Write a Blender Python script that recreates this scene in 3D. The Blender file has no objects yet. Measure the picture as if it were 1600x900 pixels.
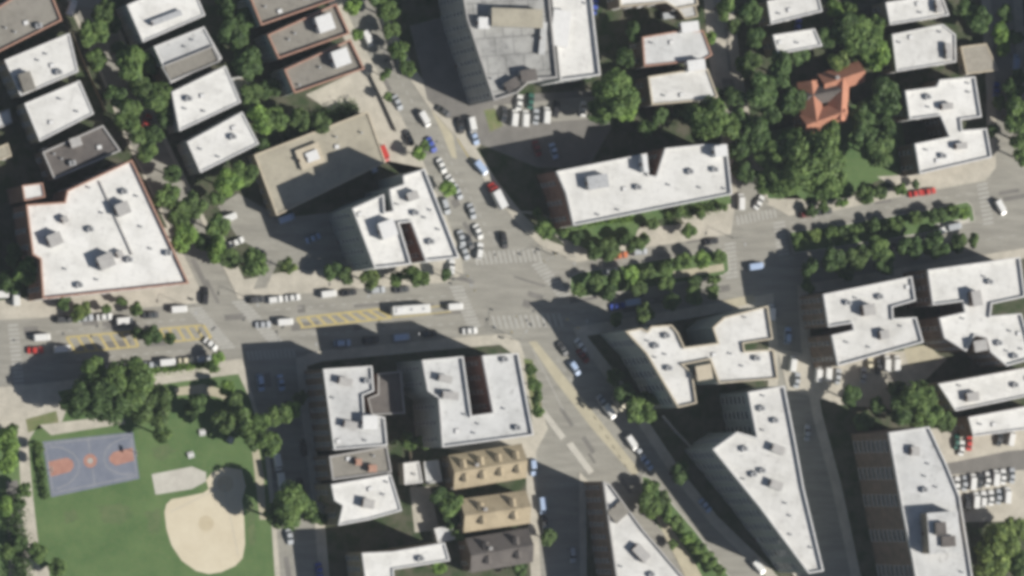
import bpy, bmesh, math, random
from mathutils import Vector, Matrix
from mathutils.geometry import tessellate_polygon
R = math.radians
random.seed(7)
sc = bpy.context.scene
COL = sc.collection

# ------------------------------------------------------------------ camera
PXW, PXH, PPM = 1600.0, 900.0, 5.5            # photo size, pixels per metre at the centre
CAM = Vector((-470.0, -62.0, 1300.0))
FWD = (Vector((0, 0, 0)) - CAM).normalized()
RIGHT = FWD.cross(Vector((0, 1, 0))).normalized()
UP = RIGHT.cross(FWD).normalized()
DIST = CAM.length
FPX = PPM * DIST
cd = bpy.data.cameras.new('camera'); cam = bpy.data.objects.new('camera', cd); COL.objects.link(cam)
cam.matrix_world = Matrix((
    (RIGHT.x, UP.x, -FWD.x, CAM.x), (RIGHT.y, UP.y, -FWD.y, CAM.y), (RIGHT.z, UP.z, -FWD.z, CAM.z), (0, 0, 0, 1)))
cd.sensor_width = 36.0; cd.lens = 36.0 * FPX / PXW
cd.clip_start = 1.0; cd.clip_end = 8000.0
sc.camera = cam

# ------------------------------------------------------------------ sky, sun, exposure
SUN_EL, SUN_AZ = 42.0, -22.0                  # azimuth counter-clockwise from +X (towards the sun)
SD = Vector((math.cos(R(SUN_AZ)) * math.cos(R(SUN_EL)), math.sin(R(SUN_AZ)) * math.cos(R(SUN_EL)), math.sin(R(SUN_EL))))
wd = bpy.data.worlds.new('World'); sc.world = wd; wd.use_nodes = True
nt = wd.node_tree; bg = nt.nodes['Background']
sky = nt.nodes.new('ShaderNodeTexSky'); sky.sky_type = 'NISHITA'; sky.sun_disc = False
sky.sun_elevation = R(SUN_EL); sky.sun_rotation = R(90 - SUN_AZ)
nt.links.new(sky.outputs[0], bg.inputs[0]); bg.inputs[1].default_value = 0.05
sl = bpy.data.lights.new('sun', 'SUN'); sl.energy = 5.0; sl.angle = R(0.5); sl.color = (1.0, 0.955, 0.88)
sun = bpy.data.objects.new('sun', sl); COL.objects.link(sun)
sun.rotation_euler = SD.to_track_quat('Z', 'Y').to_euler()
vs = sc.view_settings
vs.view_transform = 'Standard'; vs.look = 'None'; vs.exposure = 0.07; vs.gamma = 1.0; vs.use_curve_mapping = False
sc.cycles.filter_width = 4.1                  # the soft optics of the survey picture
sc.cycles.max_bounces = 5; sc.cycles.diffuse_bounces = 3; sc.cycles.transparent_max_bounces = 4; sc.cycles.volume_bounces = 0

# ------------------------------------------------------------------ helpers
def W(px, py, z=0.0):
    """the point at height z seen at photo pixel (px, py)"""
    d = FWD * FPX + RIGHT * (px - PXW / 2) + UP * (PXH / 2 - py)
    t = (z - CAM.z) / d.z
    return CAM + d * t
def W2(px, py, z=0.0):
    p = W(px, py, z); return (p.x, p.y)
def ccw(P):
    a = sum(P[i][0] * P[(i + 1) % len(P)][1] - P[(i + 1) % len(P)][0] * P[i][1] for i in range(len(P)))
    return list(P) if a > 0 else list(reversed(P))
def offset(P, d):
    """ccw polygon moved inward by d"""
    n = len(P); out = []
    for i in range(n):
        a, b, c = Vector(P[i - 1]), Vector(P[i]), Vector(P[(i + 1) % n])
        e1, e2 = (b - a).normalized(), (c - b).normalized()
        n1, n2 = Vector((-e1.y, e1.x)), Vector((-e2.y, e2.x))
        m = n1 + n2; L = m.length
        if L < 1e-4: m = n1; k = d
        else: m /= L; k = d / max(0.35, m.dot(n1))
        q = b + m * k; out.append((q.x, q.y))
    return out
def inside(P, x, y):
    c = False
    for i in range(len(P)):
        x1, y1 = P[i]; x2, y2 = P[i - 1]
        if (y1 > y) != (y2 > y) and x < (x2 - x1) * (y - y1) / (y2 - y1) + x1: c = not c
    return c
def edge_dist(P, x, y):
    m = 1e9
    for i in range(len(P)):
        a, b = Vector(P[i - 1]), Vector(P[i]); p = Vector((x, y)); ab = b - a
        t = max(0, min(1, (p - a).dot(ab) / max(1e-9, ab.dot(ab))))
        m = min(m, (a + ab * t - p).length)
    return m
class MB:
    def __init__(s): s.v = []; s.f = []; s.m = []
    def poly(s, P, z, mi=0):
        base = len(s.v); s.v += [(x, y, z) for x, y in P]
        for t in tessellate_polygon([[Vector((x, y, 0)) for x, y in P]]):
            a, b, c = [Vector(P[i]) for i in t]
            if (b - a).x * (c - a).y - (b - a).y * (c - a).x < 0: t = (t[0], t[2], t[1])
            s.f.append(tuple(base + i for i in t)); s.m.append(mi)
    def sides(s, P, z0, z1, mi=0):
        n = len(P); base = len(s.v)
        s.v += [(x, y, z0) for x, y in P] + [(x, y, z1) for x, y in P]
        for i in range(n):
            j = (i + 1) % n
            s.f.append((base + i, base + j, base + n + j, base + n + i)); s.m.append(mi)
    def prism(s, P, z0, z1, mi=0): s.sides(P, z0, z1, mi); s.poly(P, z1, mi)
    def ring(s, P, Q, z0, z1, mi=0):
        """wall between ccw P (outer) and Q (inner), same count"""
        n = len(P); s.sides(P, z0, z1, mi); s.sides(list(reversed(Q)), z0, z1, mi)
        base = len(s.v); s.v += [(x, y, z1) for x, y in P] + [(x, y, z1) for x, y in Q]
        for i in range(n):
            j = (i + 1) % n
            s.f.append((base + i, base + j, base + n + j, base + n + i)); s.m.append(mi)
    def box(s, x0, x1, y0, y1, z0, z1, mi=0):
        b = len(s.v)
        s.v += [(x0, y0, z0), (x1, y0, z0), (x1, y1, z0), (x0, y1, z0), (x0, y0, z1), (x1, y0, z1), (x1, y1, z1), (x0, y1, z1)]
        for q in ((0, 3, 2, 1), (4, 5, 6, 7), (0, 1, 5, 4), (1, 2, 6, 5), (2, 3, 7, 6), (3, 0, 4, 7)):
            s.f.append(tuple(b + i for i in q)); s.m.append(mi)
    def quad(s, a, b, c, d, mi=0):
        k = len(s.v); s.v += [tuple(a), tuple(b), tuple(c), tuple(d)]; s.f.append((k, k + 1, k + 2, k + 3)); s.m.append(mi)
    def tube(s, a, b, ra, rb, n=6, mi=0, cap=True):
        a, b = Vector(a), Vector(b); d = (b - a).normalized()
        u = d.orthogonal().normalized(); w = d.cross(u); k = len(s.v)
        for p, r in ((a, ra), (b, rb)):
            for i in range(n):
                t = 2 * math.pi * i / n; s.v.append(tuple(p + (u * math.cos(t) + w * math.sin(t)) * r))
        for i in range(n):
            j = (i + 1) % n; s.f.append((k + i, k + j, k + n + j, k + n + i)); s.m.append(mi)
        if cap: s.f.append(tuple(k + n + i for i in range(n))); s.m.append(mi)
    def mesh(s, name, mats):
        me = bpy.data.meshes.new(name); me.from_pydata(s.v, [], s.f)
        for m in (mats if isinstance(mats, (list, tuple)) else [mats]): me.materials.append(m)
        for p, i in zip(me.polygons, s.m): p.material_index = i
        me.update(); return me
def link(name, me, parent=None, loc=(0, 0, 0), rz=0.0, scale=(1, 1, 1)):
    o = bpy.data.objects.new(name, me); COL.objects.link(o)
    o.location = loc; o.rotation_euler = (0, 0, rz); o.scale = scale
    if parent: o.parent = parent
    return o
def tag(o, label, cat, group=None):
    o['label'] = label; o['category'] = cat
    if group: o['group'] = group
    return o
def structure(name, mb, mat):
    o = link(name, mb.mesh(name, mat)); o['kind'] = 'structure'; return o
def root(name, loc, rz=0.0): return link(name, None, None, loc, rz)

# ------------------------------------------------------------------ materials
def new_mat(name, rough=0.85, spec=0.3):
    m = bpy.data.materials.new(name); m.use_nodes = True
    b = m.node_tree.nodes['Principled BSDF']; b.inputs['Roughness'].default_value = rough
    b.inputs['Specular IOR Level'].default_value = spec
    return m, m.node_tree.nodes, m.node_tree.links, b
def mottled(name, c1, c2, scale=0.5, c3=None, scale2=6.0, amt=0.35, rough=0.9, per_object=0.0, lo=0.35, hi=0.65, spec=0.25, streak=False):
    """two colours in large uneven patches, finer grain of a third"""
    m, N, L, b = new_mat(name, rough, spec)
    geo = N.new('ShaderNodeNewGeometry')
    n1 = N.new('ShaderNodeTexNoise'); n1.inputs['Scale'].default_value = scale; n1.inputs['Detail'].default_value = 6; n1.inputs['Roughness'].default_value = 0.62
    if streak:                                  # wear drawn out along the avenue
        mpg = N.new('ShaderNodeMapping'); mpg.inputs['Rotation'].default_value = (0, 0, -0.09); mpg.inputs['Scale'].default_value = (0.5, 3.2, 1)
        L.new(geo.outputs['Position'], mpg.inputs['Vector']); L.new(mpg.outputs[0], n1.inputs['Vector'])
    else: L.new(geo.outputs['Position'], n1.inputs['Vector'])
    r = N.new('ShaderNodeValToRGB'); r.color_ramp.elements[0].position = lo; r.color_ramp.elements[1].position = hi
    r.color_ramp.elements[0].color = (*c1, 1); r.color_ramp.elements[1].color = (*c2, 1)
    L.new(n1.outputs[0], r.inputs[0]); out = r.outputs[0]
    n2 = N.new('ShaderNodeTexNoise'); n2.inputs['Scale'].default_value = scale2; n2.inputs['Detail'].default_value = 4
    L.new(geo.outputs['Position'], n2.inputs['Vector'])
    mp = N.new('ShaderNodeMapRange'); mp.inputs[1].default_value = 0.45; mp.inputs[2].default_value = 0.75; mp.inputs[4].default_value = amt
    L.new(n2.outputs[0], mp.inputs[0])
    mx = N.new('ShaderNodeMix'); mx.data_type = 'RGBA'; L.new(mp.outputs[0], mx.inputs[0]); L.new(out, mx.inputs[6])
    mx.inputs[7].default_value = (*(c3 or c1), 1); out = mx.outputs[2]
    if per_object:
        oi = N.new('ShaderNodeObjectInfo'); mr = N.new('ShaderNodeMapRange'); mr.inputs[3].default_value = 1 - per_object; mr.inputs[4].default_value = 1 + per_object * 0.4
        L.new(oi.outputs['Random'], mr.inputs[0])
        hs = N.new('ShaderNodeHueSaturation'); L.new(mr.outputs[0], hs.inputs['Value']); L.new(out, hs.inputs['Color']); out = hs.outputs[0]
    L.new(out, b.inputs['Base Color'])
    return m
def roof_mat(name, base, stain, dirt, seam=4.8, rot=0.25, bw=14.0, joint=0.76, jw=0.07):
    """flat roofing: ponding stains, dirt and faint felt seams"""
    m, N, L, b = new_mat(name, 0.8, 0.25)
    geo = N.new('ShaderNodeNewGeometry'); oi = N.new('ShaderNodeObjectInfo')
    ad = N.new('ShaderNodeVectorMath'); ad.operation = 'ADD'; cb = N.new('ShaderNodeCombineXYZ')
    ml = N.new('ShaderNodeMath'); ml.operation = 'MULTIPLY'; ml.inputs[1].default_value = 200
    L.new(oi.outputs['Random'], ml.inputs[0]); L.new(ml.outputs[0], cb.inputs[2]); L.new(geo.outputs['Position'], ad.inputs[0]); L.new(cb.outputs[0], ad.inputs[1])
    n1 = N.new('ShaderNodeTexNoise'); n1.inputs['Scale'].default_value = 0.16; n1.inputs['Detail'].default_value = 7; n1.inputs['Roughness'].default_value = 0.65
    L.new(ad.outputs[0], n1.inputs['Vector'])
    r = N.new('ShaderNodeValToRGB'); r.color_ramp.elements[0].position = 0.36; r.color_ramp.elements[1].position = 0.56
    r.color_ramp.elements[0].color = (*stain, 1); r.color_ramp.elements[1].color = (*base, 1); L.new(n1.outputs[0], r.inputs[0])
    n2 = N.new('ShaderNodeTexNoise'); n2.inputs['Scale'].default_value = 0.7; n2.inputs['Detail'].default_value = 5
    L.new(ad.outputs[0], n2.inputs['Vector'])
    mp = N.new('ShaderNodeMapRange'); mp.inputs[1].default_value = 0.56; mp.inputs[2].default_value = 0.76; mp.inputs[4].default_value = 0.6
    L.new(n2.outputs[0], mp.inputs[0])
    mx = N.new('ShaderNodeMix'); mx.data_type = 'RGBA'; L.new(mp.outputs[0], mx.inputs[0]); L.new(r.outputs[0], mx.inputs[6]); mx.inputs[7].default_value = (*dirt, 1)
    mpg = N.new('ShaderNodeMapping'); mpg.inputs['Rotation'].default_value = (0, 0, rot); L.new(geo.outputs['Position'], mpg.inputs['Vector'])
    br = N.new('ShaderNodeTexBrick'); br.inputs['Scale'].default_value = 1.0; br.inputs['Brick Width'].default_value = bw; br.inputs['Row Height'].default_value = seam
    br.inputs['Mortar Size'].default_value = jw; br.inputs['Color1'].default_value = (1, 1, 1, 1); br.inputs['Color2'].default_value = (0.95, 0.95, 0.94, 1); br.inputs['Mortar'].default_value = (joint, joint, joint, 1)
    L.new(mpg.outputs[0], br.inputs['Vector'])
    mu = N.new('ShaderNodeMix'); mu.data_type = 'RGBA'; mu.blend_type = 'MULTIPLY'; mu.inputs[0].default_value = 0.75
    L.new(mx.outputs[2], mu.inputs[6]); L.new(br.outputs[0], mu.inputs[7]); mr = N.new('ShaderNodeMapRange'); mr.inputs[3].default_value = 0.90; mr.inputs[4].default_value = 1.06; L.new(oi.outputs['Random'], mr.inputs[0])
    hs = N.new('ShaderNodeHueSaturation'); L.new(mr.outputs[0], hs.inputs['Value']); L.new(mu.outputs[2], hs.inputs['Color']); L.new(hs.outputs[0], b.inputs['Base Color'])
    return m
def brick_mat(name, c1, c2, mortar, bw=0.22, rh=0.075):
    m, N, L, b = new_mat(name, 0.9, 0.2)
    geo = N.new('ShaderNodeNewGeometry'); sp = N.new('ShaderNodeSeparateXYZ'); L.new(geo.outputs['Position'], sp.inputs[0])
    a = N.new('ShaderNodeMath'); a.operation = 'ADD'; L.new(sp.outputs[0], a.inputs[0]); L.new(sp.outputs[1], a.inputs[1])
    cb = N.new('ShaderNodeCombineXYZ'); L.new(a.outputs[0], cb.inputs[0]); L.new(sp.outputs[2], cb.inputs[1])
    br = N.new('ShaderNodeTexBrick'); br.inputs['Scale'].default_value = 1; br.inputs['Brick Width'].default_value = bw; br.inputs['Row Height'].default_value = rh; br.inputs['Mortar Size'].default_value = 0.008
    br.inputs['Color1'].default_value = (*c1, 1); br.inputs['Color2'].default_value = (*c2, 1); br.inputs['Mortar'].default_value = (*mortar, 1)
    L.new(cb.outputs[0], br.inputs['Vector'])
    n2 = N.new('ShaderNodeTexNoise'); n2.inputs['Scale'].default_value = 0.4; n2.inputs['Detail'].default_value = 5; L.new(geo.outputs['Position'], n2.inputs['Vector'])
    mr = N.new('ShaderNodeMapRange'); mr.inputs[1].default_value = 0.3; mr.inputs[2].default_value = 0.7; mr.inputs[3].default_value = 0.75; mr.inputs[4].default_value = 1.15; L.new(n2.outputs[0], mr.inputs[0])
    hs = N.new('ShaderNodeHueSaturation'); L.new(br.outputs[0], hs.inputs['Color']); L.new(mr.outputs[0], hs.inputs['Value']); L.new(hs.outputs[0], b.inputs['Base Color'])
    return m
def tint_mat(name, rough=0.35, spec=0.5, noise=0.0):
    """paint in the object's own colour"""
    m, N, L, b = new_mat(name, rough, spec); oi = N.new('ShaderNodeObjectInfo'); L.new(oi.outputs['Color'], b.inputs['Base Color']); return m

M = {}
M['asphalt'] = mottled('asphalt', (0.255, 0.246, 0.216), (0.345, 0.333, 0.292), 0.16, (0.18, 0.173, 0.16), 2.2, 0.45, streak=True)
M['asphalt_new'] = mottled('asphalt_new', (0.17, 0.163, 0.15), (0.22, 0.21, 0.193), 0.2, (0.13, 0.125, 0.12), 2.5, 0.4)
M['concrete'] = mottled('pavement_concrete', (0.42, 0.395, 0.335), (0.54, 0.505, 0.43), 0.25, (0.30, 0.28, 0.23), 1.8, 0.4)
M['concrete_light'] = mottled('light_concrete', (0.47, 0.45, 0.40), (0.56, 0.54, 0.48), 0.25, (0.34, 0.32, 0.28), 1.8, 0.35)
M['kerb'] = mottled('kerb_stone', (0.40, 0.38, 0.34), (0.48, 0.46, 0.42), 1.0)
M['soil'] = mottled('yard_ground', (0.04, 0.062, 0.026), (0.115, 0.105, 0.08), 0.22, (0.055, 0.085, 0.03), 1.5, 0.7, lo=0.4, hi=0.62)
M['grass'] = mottled('lawn_grass', (0.076, 0.142, 0.050), (0.122, 0.190, 0.072), 0.10, (0.155, 0.17, 0.08), 1.6, 0.45)
M['grass_dry'] = mottled('worn_grass', (0.12, 0.17, 0.06), (0.21, 0.21, 0.11), 0.3, (0.25, 0.22, 0.14), 2.0, 0.5)
M['clay'] = mottled('infield_clay', (0.58, 0.515, 0.385), (0.64, 0.58, 0.445), 0.12, (0.49, 0.44, 0.32), 1.2, 0.25)
M['clay_dark'] = mottled('damp_clay', (0.50, 0.43, 0.30), (0.56, 0.49, 0.35), 0.4, (0.44, 0.39, 0.28), 1.5, 0.4)
M['grass_worn'] = mottled('thin_turf', (0.085, 0.14, 0.055), (0.135, 0.175, 0.08), 0.3, (0.16, 0.165, 0.09), 1.5, 0.5)
M['court'] = mottled('court_coating', (0.165, 0.185, 0.235), (0.215, 0.232, 0.28), 0.2, (0.135, 0.15, 0.19), 2.0, 0.4)
M['court_red'] = mottled('court_key_paint', (0.36, 0.185, 0.145), (0.44, 0.245, 0.19), 0.5, (0.33, 0.2, 0.17), 2.0, 0.4)
M['paint_white'] = mottled('road_paint_white', (0.38, 0.375, 0.345), (0.47, 0.46, 0.43), 0.8, (0.28, 0.275, 0.25), 3.0, 0.75)
M['paint_yellow'] = mottled('road_paint_yellow', (0.45, 0.37, 0.155), (0.54, 0.445, 0.20), 0.8, (0.34, 0.30, 0.19), 3.0, 0.6)
M['path_tan'] = mottled('tan_lane', (0.41, 0.375, 0.28), (0.49, 0.45, 0.335), 0.3, (0.32, 0.30, 0.23), 2.0, 0.4)
M['roof_white'] = roof_mat('white_roof', (0.72, 0.715, 0.69), (0.60, 0.595, 0.57), (0.44, 0.43, 0.415))
M['roof_grey'] = roof_mat('grey_roof', (0.58, 0.585, 0.58), (0.48, 0.485, 0.48), (0.27, 0.27, 0.265))
M['roof_dirty'] = roof_mat('weathered_grey_roof', (0.43, 0.43, 0.415), (0.29, 0.29, 0.28), (0.13, 0.13, 0.13), 5.0, -0.1, 5.5, 0.55, 0.22)
M['roof_brown'] = roof_mat('brown_roof', (0.255, 0.24, 0.21), (0.20, 0.187, 0.163), (0.14, 0.13, 0.115))
M['roof_dark'] = roof_mat('dark_roof', (0.15, 0.135, 0.125), (0.105, 0.095, 0.09), (0.07, 0.065, 0.06))
M['roof_tan'] = roof_mat('gravel_tan_roof', (0.40, 0.37, 0.295), (0.33, 0.305, 0.245), (0.25, 0.23, 0.19))
M['tile_red'] = roof_mat('terracotta_tile', (0.52, 0.245, 0.16), (0.44, 0.205, 0.135), (0.30, 0.155, 0.105), 0.4)
M['tile_tan'] = roof_mat('tan_shingle', (0.46, 0.385, 0.265), (0.36, 0.30, 0.205), (0.22, 0.18, 0.12), 0.4)
M['coping_red'] = mottled('terracotta_coping', (0.40, 0.225, 0.165), (0.47, 0.29, 0.22), 0.6, (0.28, 0.19, 0.15), 3.0, 0.4)
M['coping_white'] = mottled('white_coping', (0.58, 0.575, 0.56), (0.68, 0.675, 0.66), 0.6, (0.45, 0.44, 0.43), 3.0, 0.4)
M['coping_grey'] = mottled('grey_coping', (0.38, 0.37, 0.36), (0.46, 0.45, 0.43), 0.6, (0.3, 0.29, 0.28), 3.0, 0.4)
M['coping_tan'] = mottled('stone_coping', (0.48, 0.42, 0.32), (0.56, 0.50, 0.39), 0.6, (0.36, 0.32, 0.25), 3.0, 0.4)
M['brick_red'] = brick_mat('red_brick', (0.21, 0.105, 0.078), (0.26, 0.135, 0.10), (0.27, 0.23, 0.2))
M['brick_brown'] = brick_mat('brown_brick', (0.17, 0.12, 0.09), (0.22, 0.155, 0.115), (0.25, 0.22, 0.19))
M['brick_tan'] = brick_mat('tan_brick', (0.30, 0.25, 0.185), (0.36, 0.30, 0.22), (0.32, 0.29, 0.24))
M['render_pale'] = mottled('pale_render', (0.28, 0.315, 0.305), (0.35, 0.385, 0.375), 0.3, (0.22, 0.245, 0.24), 2.0, 0.4)
M['stone_grey'] = mottled('grey_stone', (0.33, 0.33, 0.32), (0.41, 0.41, 0.40), 0.3, (0.25, 0.25, 0.25), 2.0, 0.4)
M['metal_grey'] = mottled('galvanised_metal', (0.36, 0.37, 0.38), (0.48, 0.49, 0.50), 1.2, (0.3, 0.3, 0.3), 3.0, 0.4, rough=0.5)
M['metal_white'] = mottled('white_metal', (0.66, 0.66, 0.65), (0.74, 0.74, 0.73), 1.2, (0.5, 0.5, 0.5), 3.0, 0.3, rough=0.5)
M['metal_dark'] = mottled('dark_metal', (0.06, 0.062, 0.065), (0.10, 0.10, 0.105), 1.5, None, 3.0, 0.2, rough=0.5)
M['wood'] = mottled('weathered_timber', (0.30, 0.28, 0.24), (0.38, 0.355, 0.305), 0.8, (0.22, 0.19, 0.15), 3.0, 0.4)
M['bark'] = mottled('tree_bark', (0.10, 0.075, 0.055), (0.16, 0.125, 0.095), 2.0)
M['frame'] = mottled('window_frame', (0.62, 0.62, 0.60), (0.70, 0.70, 0.68), 2.0)
M['door'] = mottled('door_paint', (0.10, 0.055, 0.04), (0.14, 0.08, 0.055), 2.0, rough=0.5)
g, _, _, b = new_mat('window_glass', 0.08, 0.8); b.inputs['Base Color'].default_value = (0.025, 0.032, 0.036, 1); M['glass'] = g
M['car_paint'] = tint_mat('car_paint', 0.3, 0.5)
M['rubber'] = mottled('tyre_rubber', (0.02, 0.02, 0.02), (0.03, 0.03, 0.03), 2.0)
def leaf_mat():
    m, N, L, b = new_mat('foliage', 0.6, 0.25)
    geo = N.new('ShaderNodeNewGeometry'); oi = N.new('ShaderNodeObjectInfo')
    n1 = N.new('ShaderNodeTexNoise'); n1.inputs['Scale'].default_value = 0.55; n1.inputs['Detail'].default_value = 4; L.new(geo.outputs['Position'], n1.inputs['Vector'])
    r = N.new('ShaderNodeValToRGB'); e = r.color_ramp.elements
    e[0].position = 0.32; e[0].color = (0.078, 0.13, 0.045, 1); e[1].position = 0.7; e[1].color = (0.235, 0.315, 0.105, 1)
    L.new(n1.outputs[0], r.inputs[0])
    mu = N.new('ShaderNodeMix'); mu.data_type = 'RGBA'; mu.blend_type = 'MULTIPLY'; mu.inputs[0].default_value = 1
    L.new(r.outputs[0], mu.inputs[6]); L.new(oi.outputs['Color'], mu.inputs[7])
    hs = N.new('ShaderNodeHueSaturation'); mr = N.new('ShaderNodeMapRange'); mr.inputs[3].default_value = 0.75; mr.inputs[4].default_value = 1.25
    L.new(geo.outputs['Random Per Island'], mr.inputs[0]); L.new(mr.outputs[0], hs.inputs['Value']); L.new(mu.outputs[2], hs.inputs['Color'])
    L.new(hs.outputs[0], b.inputs['Base Color'])
    tr = N.new('ShaderNodeBsdfTranslucent'); L.new(hs.outputs[0], tr.inputs[0])
    ms = N.new('ShaderNodeMixShader'); ms.inputs[0].default_value = 0.3
    L.new(b.outputs[0], ms.inputs[1]); L.new(tr.outputs[0], ms.inputs[2]); L.new(ms.outputs[0], N['Material Output'].inputs['Surface'])
    return m
M['leaf'] = leaf_mat()

# ------------------------------------------------------------------ ground, roads, pavements
mb = MB(); mb.poly([(-2500, -2500), (2500, -2500), (2500, 2500), (-2500, 2500)], -0.02); structure('ground', mb, M['soil'])
mb = MB(); mb.poly(ccw([W2(-160, -160), W2(1760, -160), W2(1760, 1060), W2(-160, 1060)]), 0.0); structure('road', mb, M['asphalt'])
KERB = 0.13
def block(pts, inset, inner, name='yard'):
    P = ccw([W2(x, y, KERB) for x, y in pts])
    mb = MB(); mb.prism(P, -0.01, KERB)
    structure('pavement', mb, M['concrete'])
    if inner:
        mb = MB(); mb.poly(offset(P, inset), KERB + 0.004); structure(name, mb, inner)
def patch(name, pts, mat, z=KERB + 0.008):
    mb = MB(); mb.poly(ccw([W2(x, y, z) for x, y in pts]), z); return structure(name, mb, mat)
block([(-160, 506), (60, 497), (130, 489), (322, 472), (270, 362), (198, 212), (165, 125), (110, 0), (50, -160), (-160, -160)], 4.2, M['soil'])
block([(372, 467), (318, 352), (245, 200), (212, 120), (162, 0), (100, -160), (470, -160), (530, -10), (556, 50), (590, 112), (622, 172), (660, 250), (695, 332), (722, 405), (724, 428), (700, 441), (540, 453)], 4.0, M['soil'])
block([(520, -160), (578, -10), (600, 50), (635, 115), (668, 165), (718, 220), (762, 290), (805, 345), (850, 390), (902, 410), (1000, 388), (1142, 366), (1152, 300), (1140, 200), (1124, 100), (1100, -160)], 3.0, M['soil'])
block([(1118, -160), (1130, 0), (1142, 100), (1160, 200), (1188, 296), (1204, 318), (1232, 337), (1300, 330), (1420, 304), (1540, 282), (1556, 262), (1556, 150), (1540, -160)], 3.0, M['soil'])
block([(1575, -160), (1592, 150), (1596, 262), (1760, 235), (1760, -160)], 3.0, M['soil'])
block([(895, 512), (1000, 494), (1140, 470), (1208, 458), (1216, 540), (1214, 690), (1250, 890), (1280, 1060), (1330, 1060), (1190, 895), (1110, 818), (1050, 742), (1010, 682), (960, 606), (905, 535)], 3.0, M['soil'])
block([(1246, 446), (1400, 420), (1560, 394), (1760, 362), (1760, 1060), (1370, 1060), (1330, 900), (1300, 760), (1270, 650), (1252, 540)], 3.0, M['soil'])
block([(462, 560), (500, 548), (720, 527), (790, 521), (812, 535), (838, 612), (856, 670), (838, 704), (838, 760), (845, 900), (855, 1060), (512, 1060), (490, 800), (470, 640)], 3.0, M['soil'])
block([(905, 737), (935, 768), (1000, 832), (1062, 905), (1150, 1060), (908, 1060)], 2.0, M['soil'])
# the park block: wide pale forecourt on the left, lawns within
block([(-160, 618), (60, 600), (180, 584), (378, 560), (396, 620), (420, 700), (430, 800), (450, 1060), (-160, 1060)], 3.0, None)
LAWN = [(90, 612), (190, 592), (368, 575), (390, 622), (413, 700), (423, 800), (440, 1060), (74, 1060), (62, 880), (52, 780), (44, 690), (60, 664), (95, 664), (104, 640)]
patch('lawn', LAWN, M['grass'])
patch('lawn', [(-160, 690), (24, 668), (30, 720), (34, 800), (36, 1060), (-160, 1060)], M['grass'])
patch('lawn', [(40, 655), (88, 642), (92, 660), (44, 676)], M['grass_dry'])
patch('path', [(10, 752), (28, 750), (40, 860), (46, 1060), (18, 1060)], M['asphalt_new'], KERB + 0.012)  # darker asphalt stands in for shade lying over this strip
Z2 = KERB + 0.016
patch('path', [(62, 664), (190, 648), (196, 662), (80, 680)], M['concrete'], Z2)
patch('path', [(168, 598), (240, 588), (330, 578), (372, 574), (374, 584), (240, 602), (172, 612)], M['concrete'], Z2)
patch('path', [(272, 606), (318, 600), (352, 610), (378, 636), (372, 640), (345, 622), (316, 615), (276, 618)], M['path_tan'], Z2 + 0.004)
patch('path', [(236, 618), (262, 612), (264, 624), (240, 630)], M['path_tan'], Z2 + 0.004)
patch('path', [(392, 690), (402, 690), (412, 740), (416, 812), (406, 812), (398, 740)], M['path_tan'], Z2)
patch('path', [(30, 700), (42, 700), (52, 780), (62, 868), (52, 870), (42, 790)], M['concrete'], Z2)
patch('path', [(58, 890), (76, 884), (90, 1060), (66, 1060)], M['concrete'], Z2)
patch('infield', [(257, 800), (260, 788), (268, 780), (290, 776), (318, 770), (326, 764), (322, 750), (332, 738), (352, 730), (378, 734), (384, 760), (378, 782), (381, 800), (383, 850), (379, 872), (368, 884), (346, 894), (326, 897), (306, 892), (284, 876), (268, 852), (260, 826)], M['clay'], Z2 + 0.004)
patch('paved_pad', [(237, 741), (300, 729), (322, 738), (322, 752), (300, 764), (243, 773)], M['concrete_light'], Z2 + 0.008)
# forecourts, car parks and driveways
patch('paved_forecourt', [(-150, 500), (60, 492), (130, 486), (318, 470), (300, 436), (60, 462), (20, 468), (-150, 480)], M['concrete'])
patch('paved_forecourt', [(374, 464), (364, 440), (470, 420), (560, 412), (716, 402), (722, 428), (700, 438), (540, 450)], M['concrete'])
patch('car_park', [(340, 322), (372, 302), (440, 340), (540, 330), (560, 414), (480, 424), (420, 400), (372, 372)], M['asphalt'], KERB + 0.012)
patch('driveway', [(396, 452), (420, 392), (440, 396), (416, 450)], M['asphalt'], KERB + 0.016)
patch('paved_forecourt', [(478, 148), (560, 110), (590, 112), (622, 176), (690, 330), (660, 262), (600, 250), (570, 180), (520, 176)], M['concrete'])
patch('paved_forecourt', [(700, 160), (760, 158), (790, 190), (745, 232), (722, 212)], M['concrete'], KERB + 0.010)
patch('worn_lawn', [(756, 172), (784, 168), (792, 194), (766, 206)], M['grass_dry'], KERB + 0.014)
patch('car_park', [(640, 40), (720, 20), (780, 150), (935, 140), (955, 200), (920, 262), (840, 262), (752, 226), (668, 156)], M['asphalt_new'], KERB + 0.012)
patch('car_park', [(770, 165), (930, 150), (945, 184), (786, 196)], M['asphalt'], KERB + 0.018)
patch('paved_forecourt', [(800, 330), (838, 336), (872, 372), (905, 408), (930, 402), (1000, 386), (1140, 363), (1146, 318), (1060, 335), (1070, 350), (1000, 356), (985, 372), (900, 352), (830, 330)], M['concrete'])
patch('front_lawn', [(858, 352), (1140, 305), (1144, 318), (1060, 336), (1000, 350), (990, 378), (930, 396), (868, 366)], M['grass'], KERB + 0.014)
patch('driveway', [(1116, 20), (1130, 18), (1138, 110), (1160, 116), (1160, 124), (1118, 122)], M['concrete'])
patch('paved_forecourt', [(1196, 318), (1240, 300), (1262, 318), (1300, 322), (1300, 329), (1232, 335)], M['concrete'])
patch('lawn', [(1190, 210), (1300, 180), (1400, 130), (1420, 270), (1380, 278), (1310, 312), (1200, 310)], M['grass'])
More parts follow.
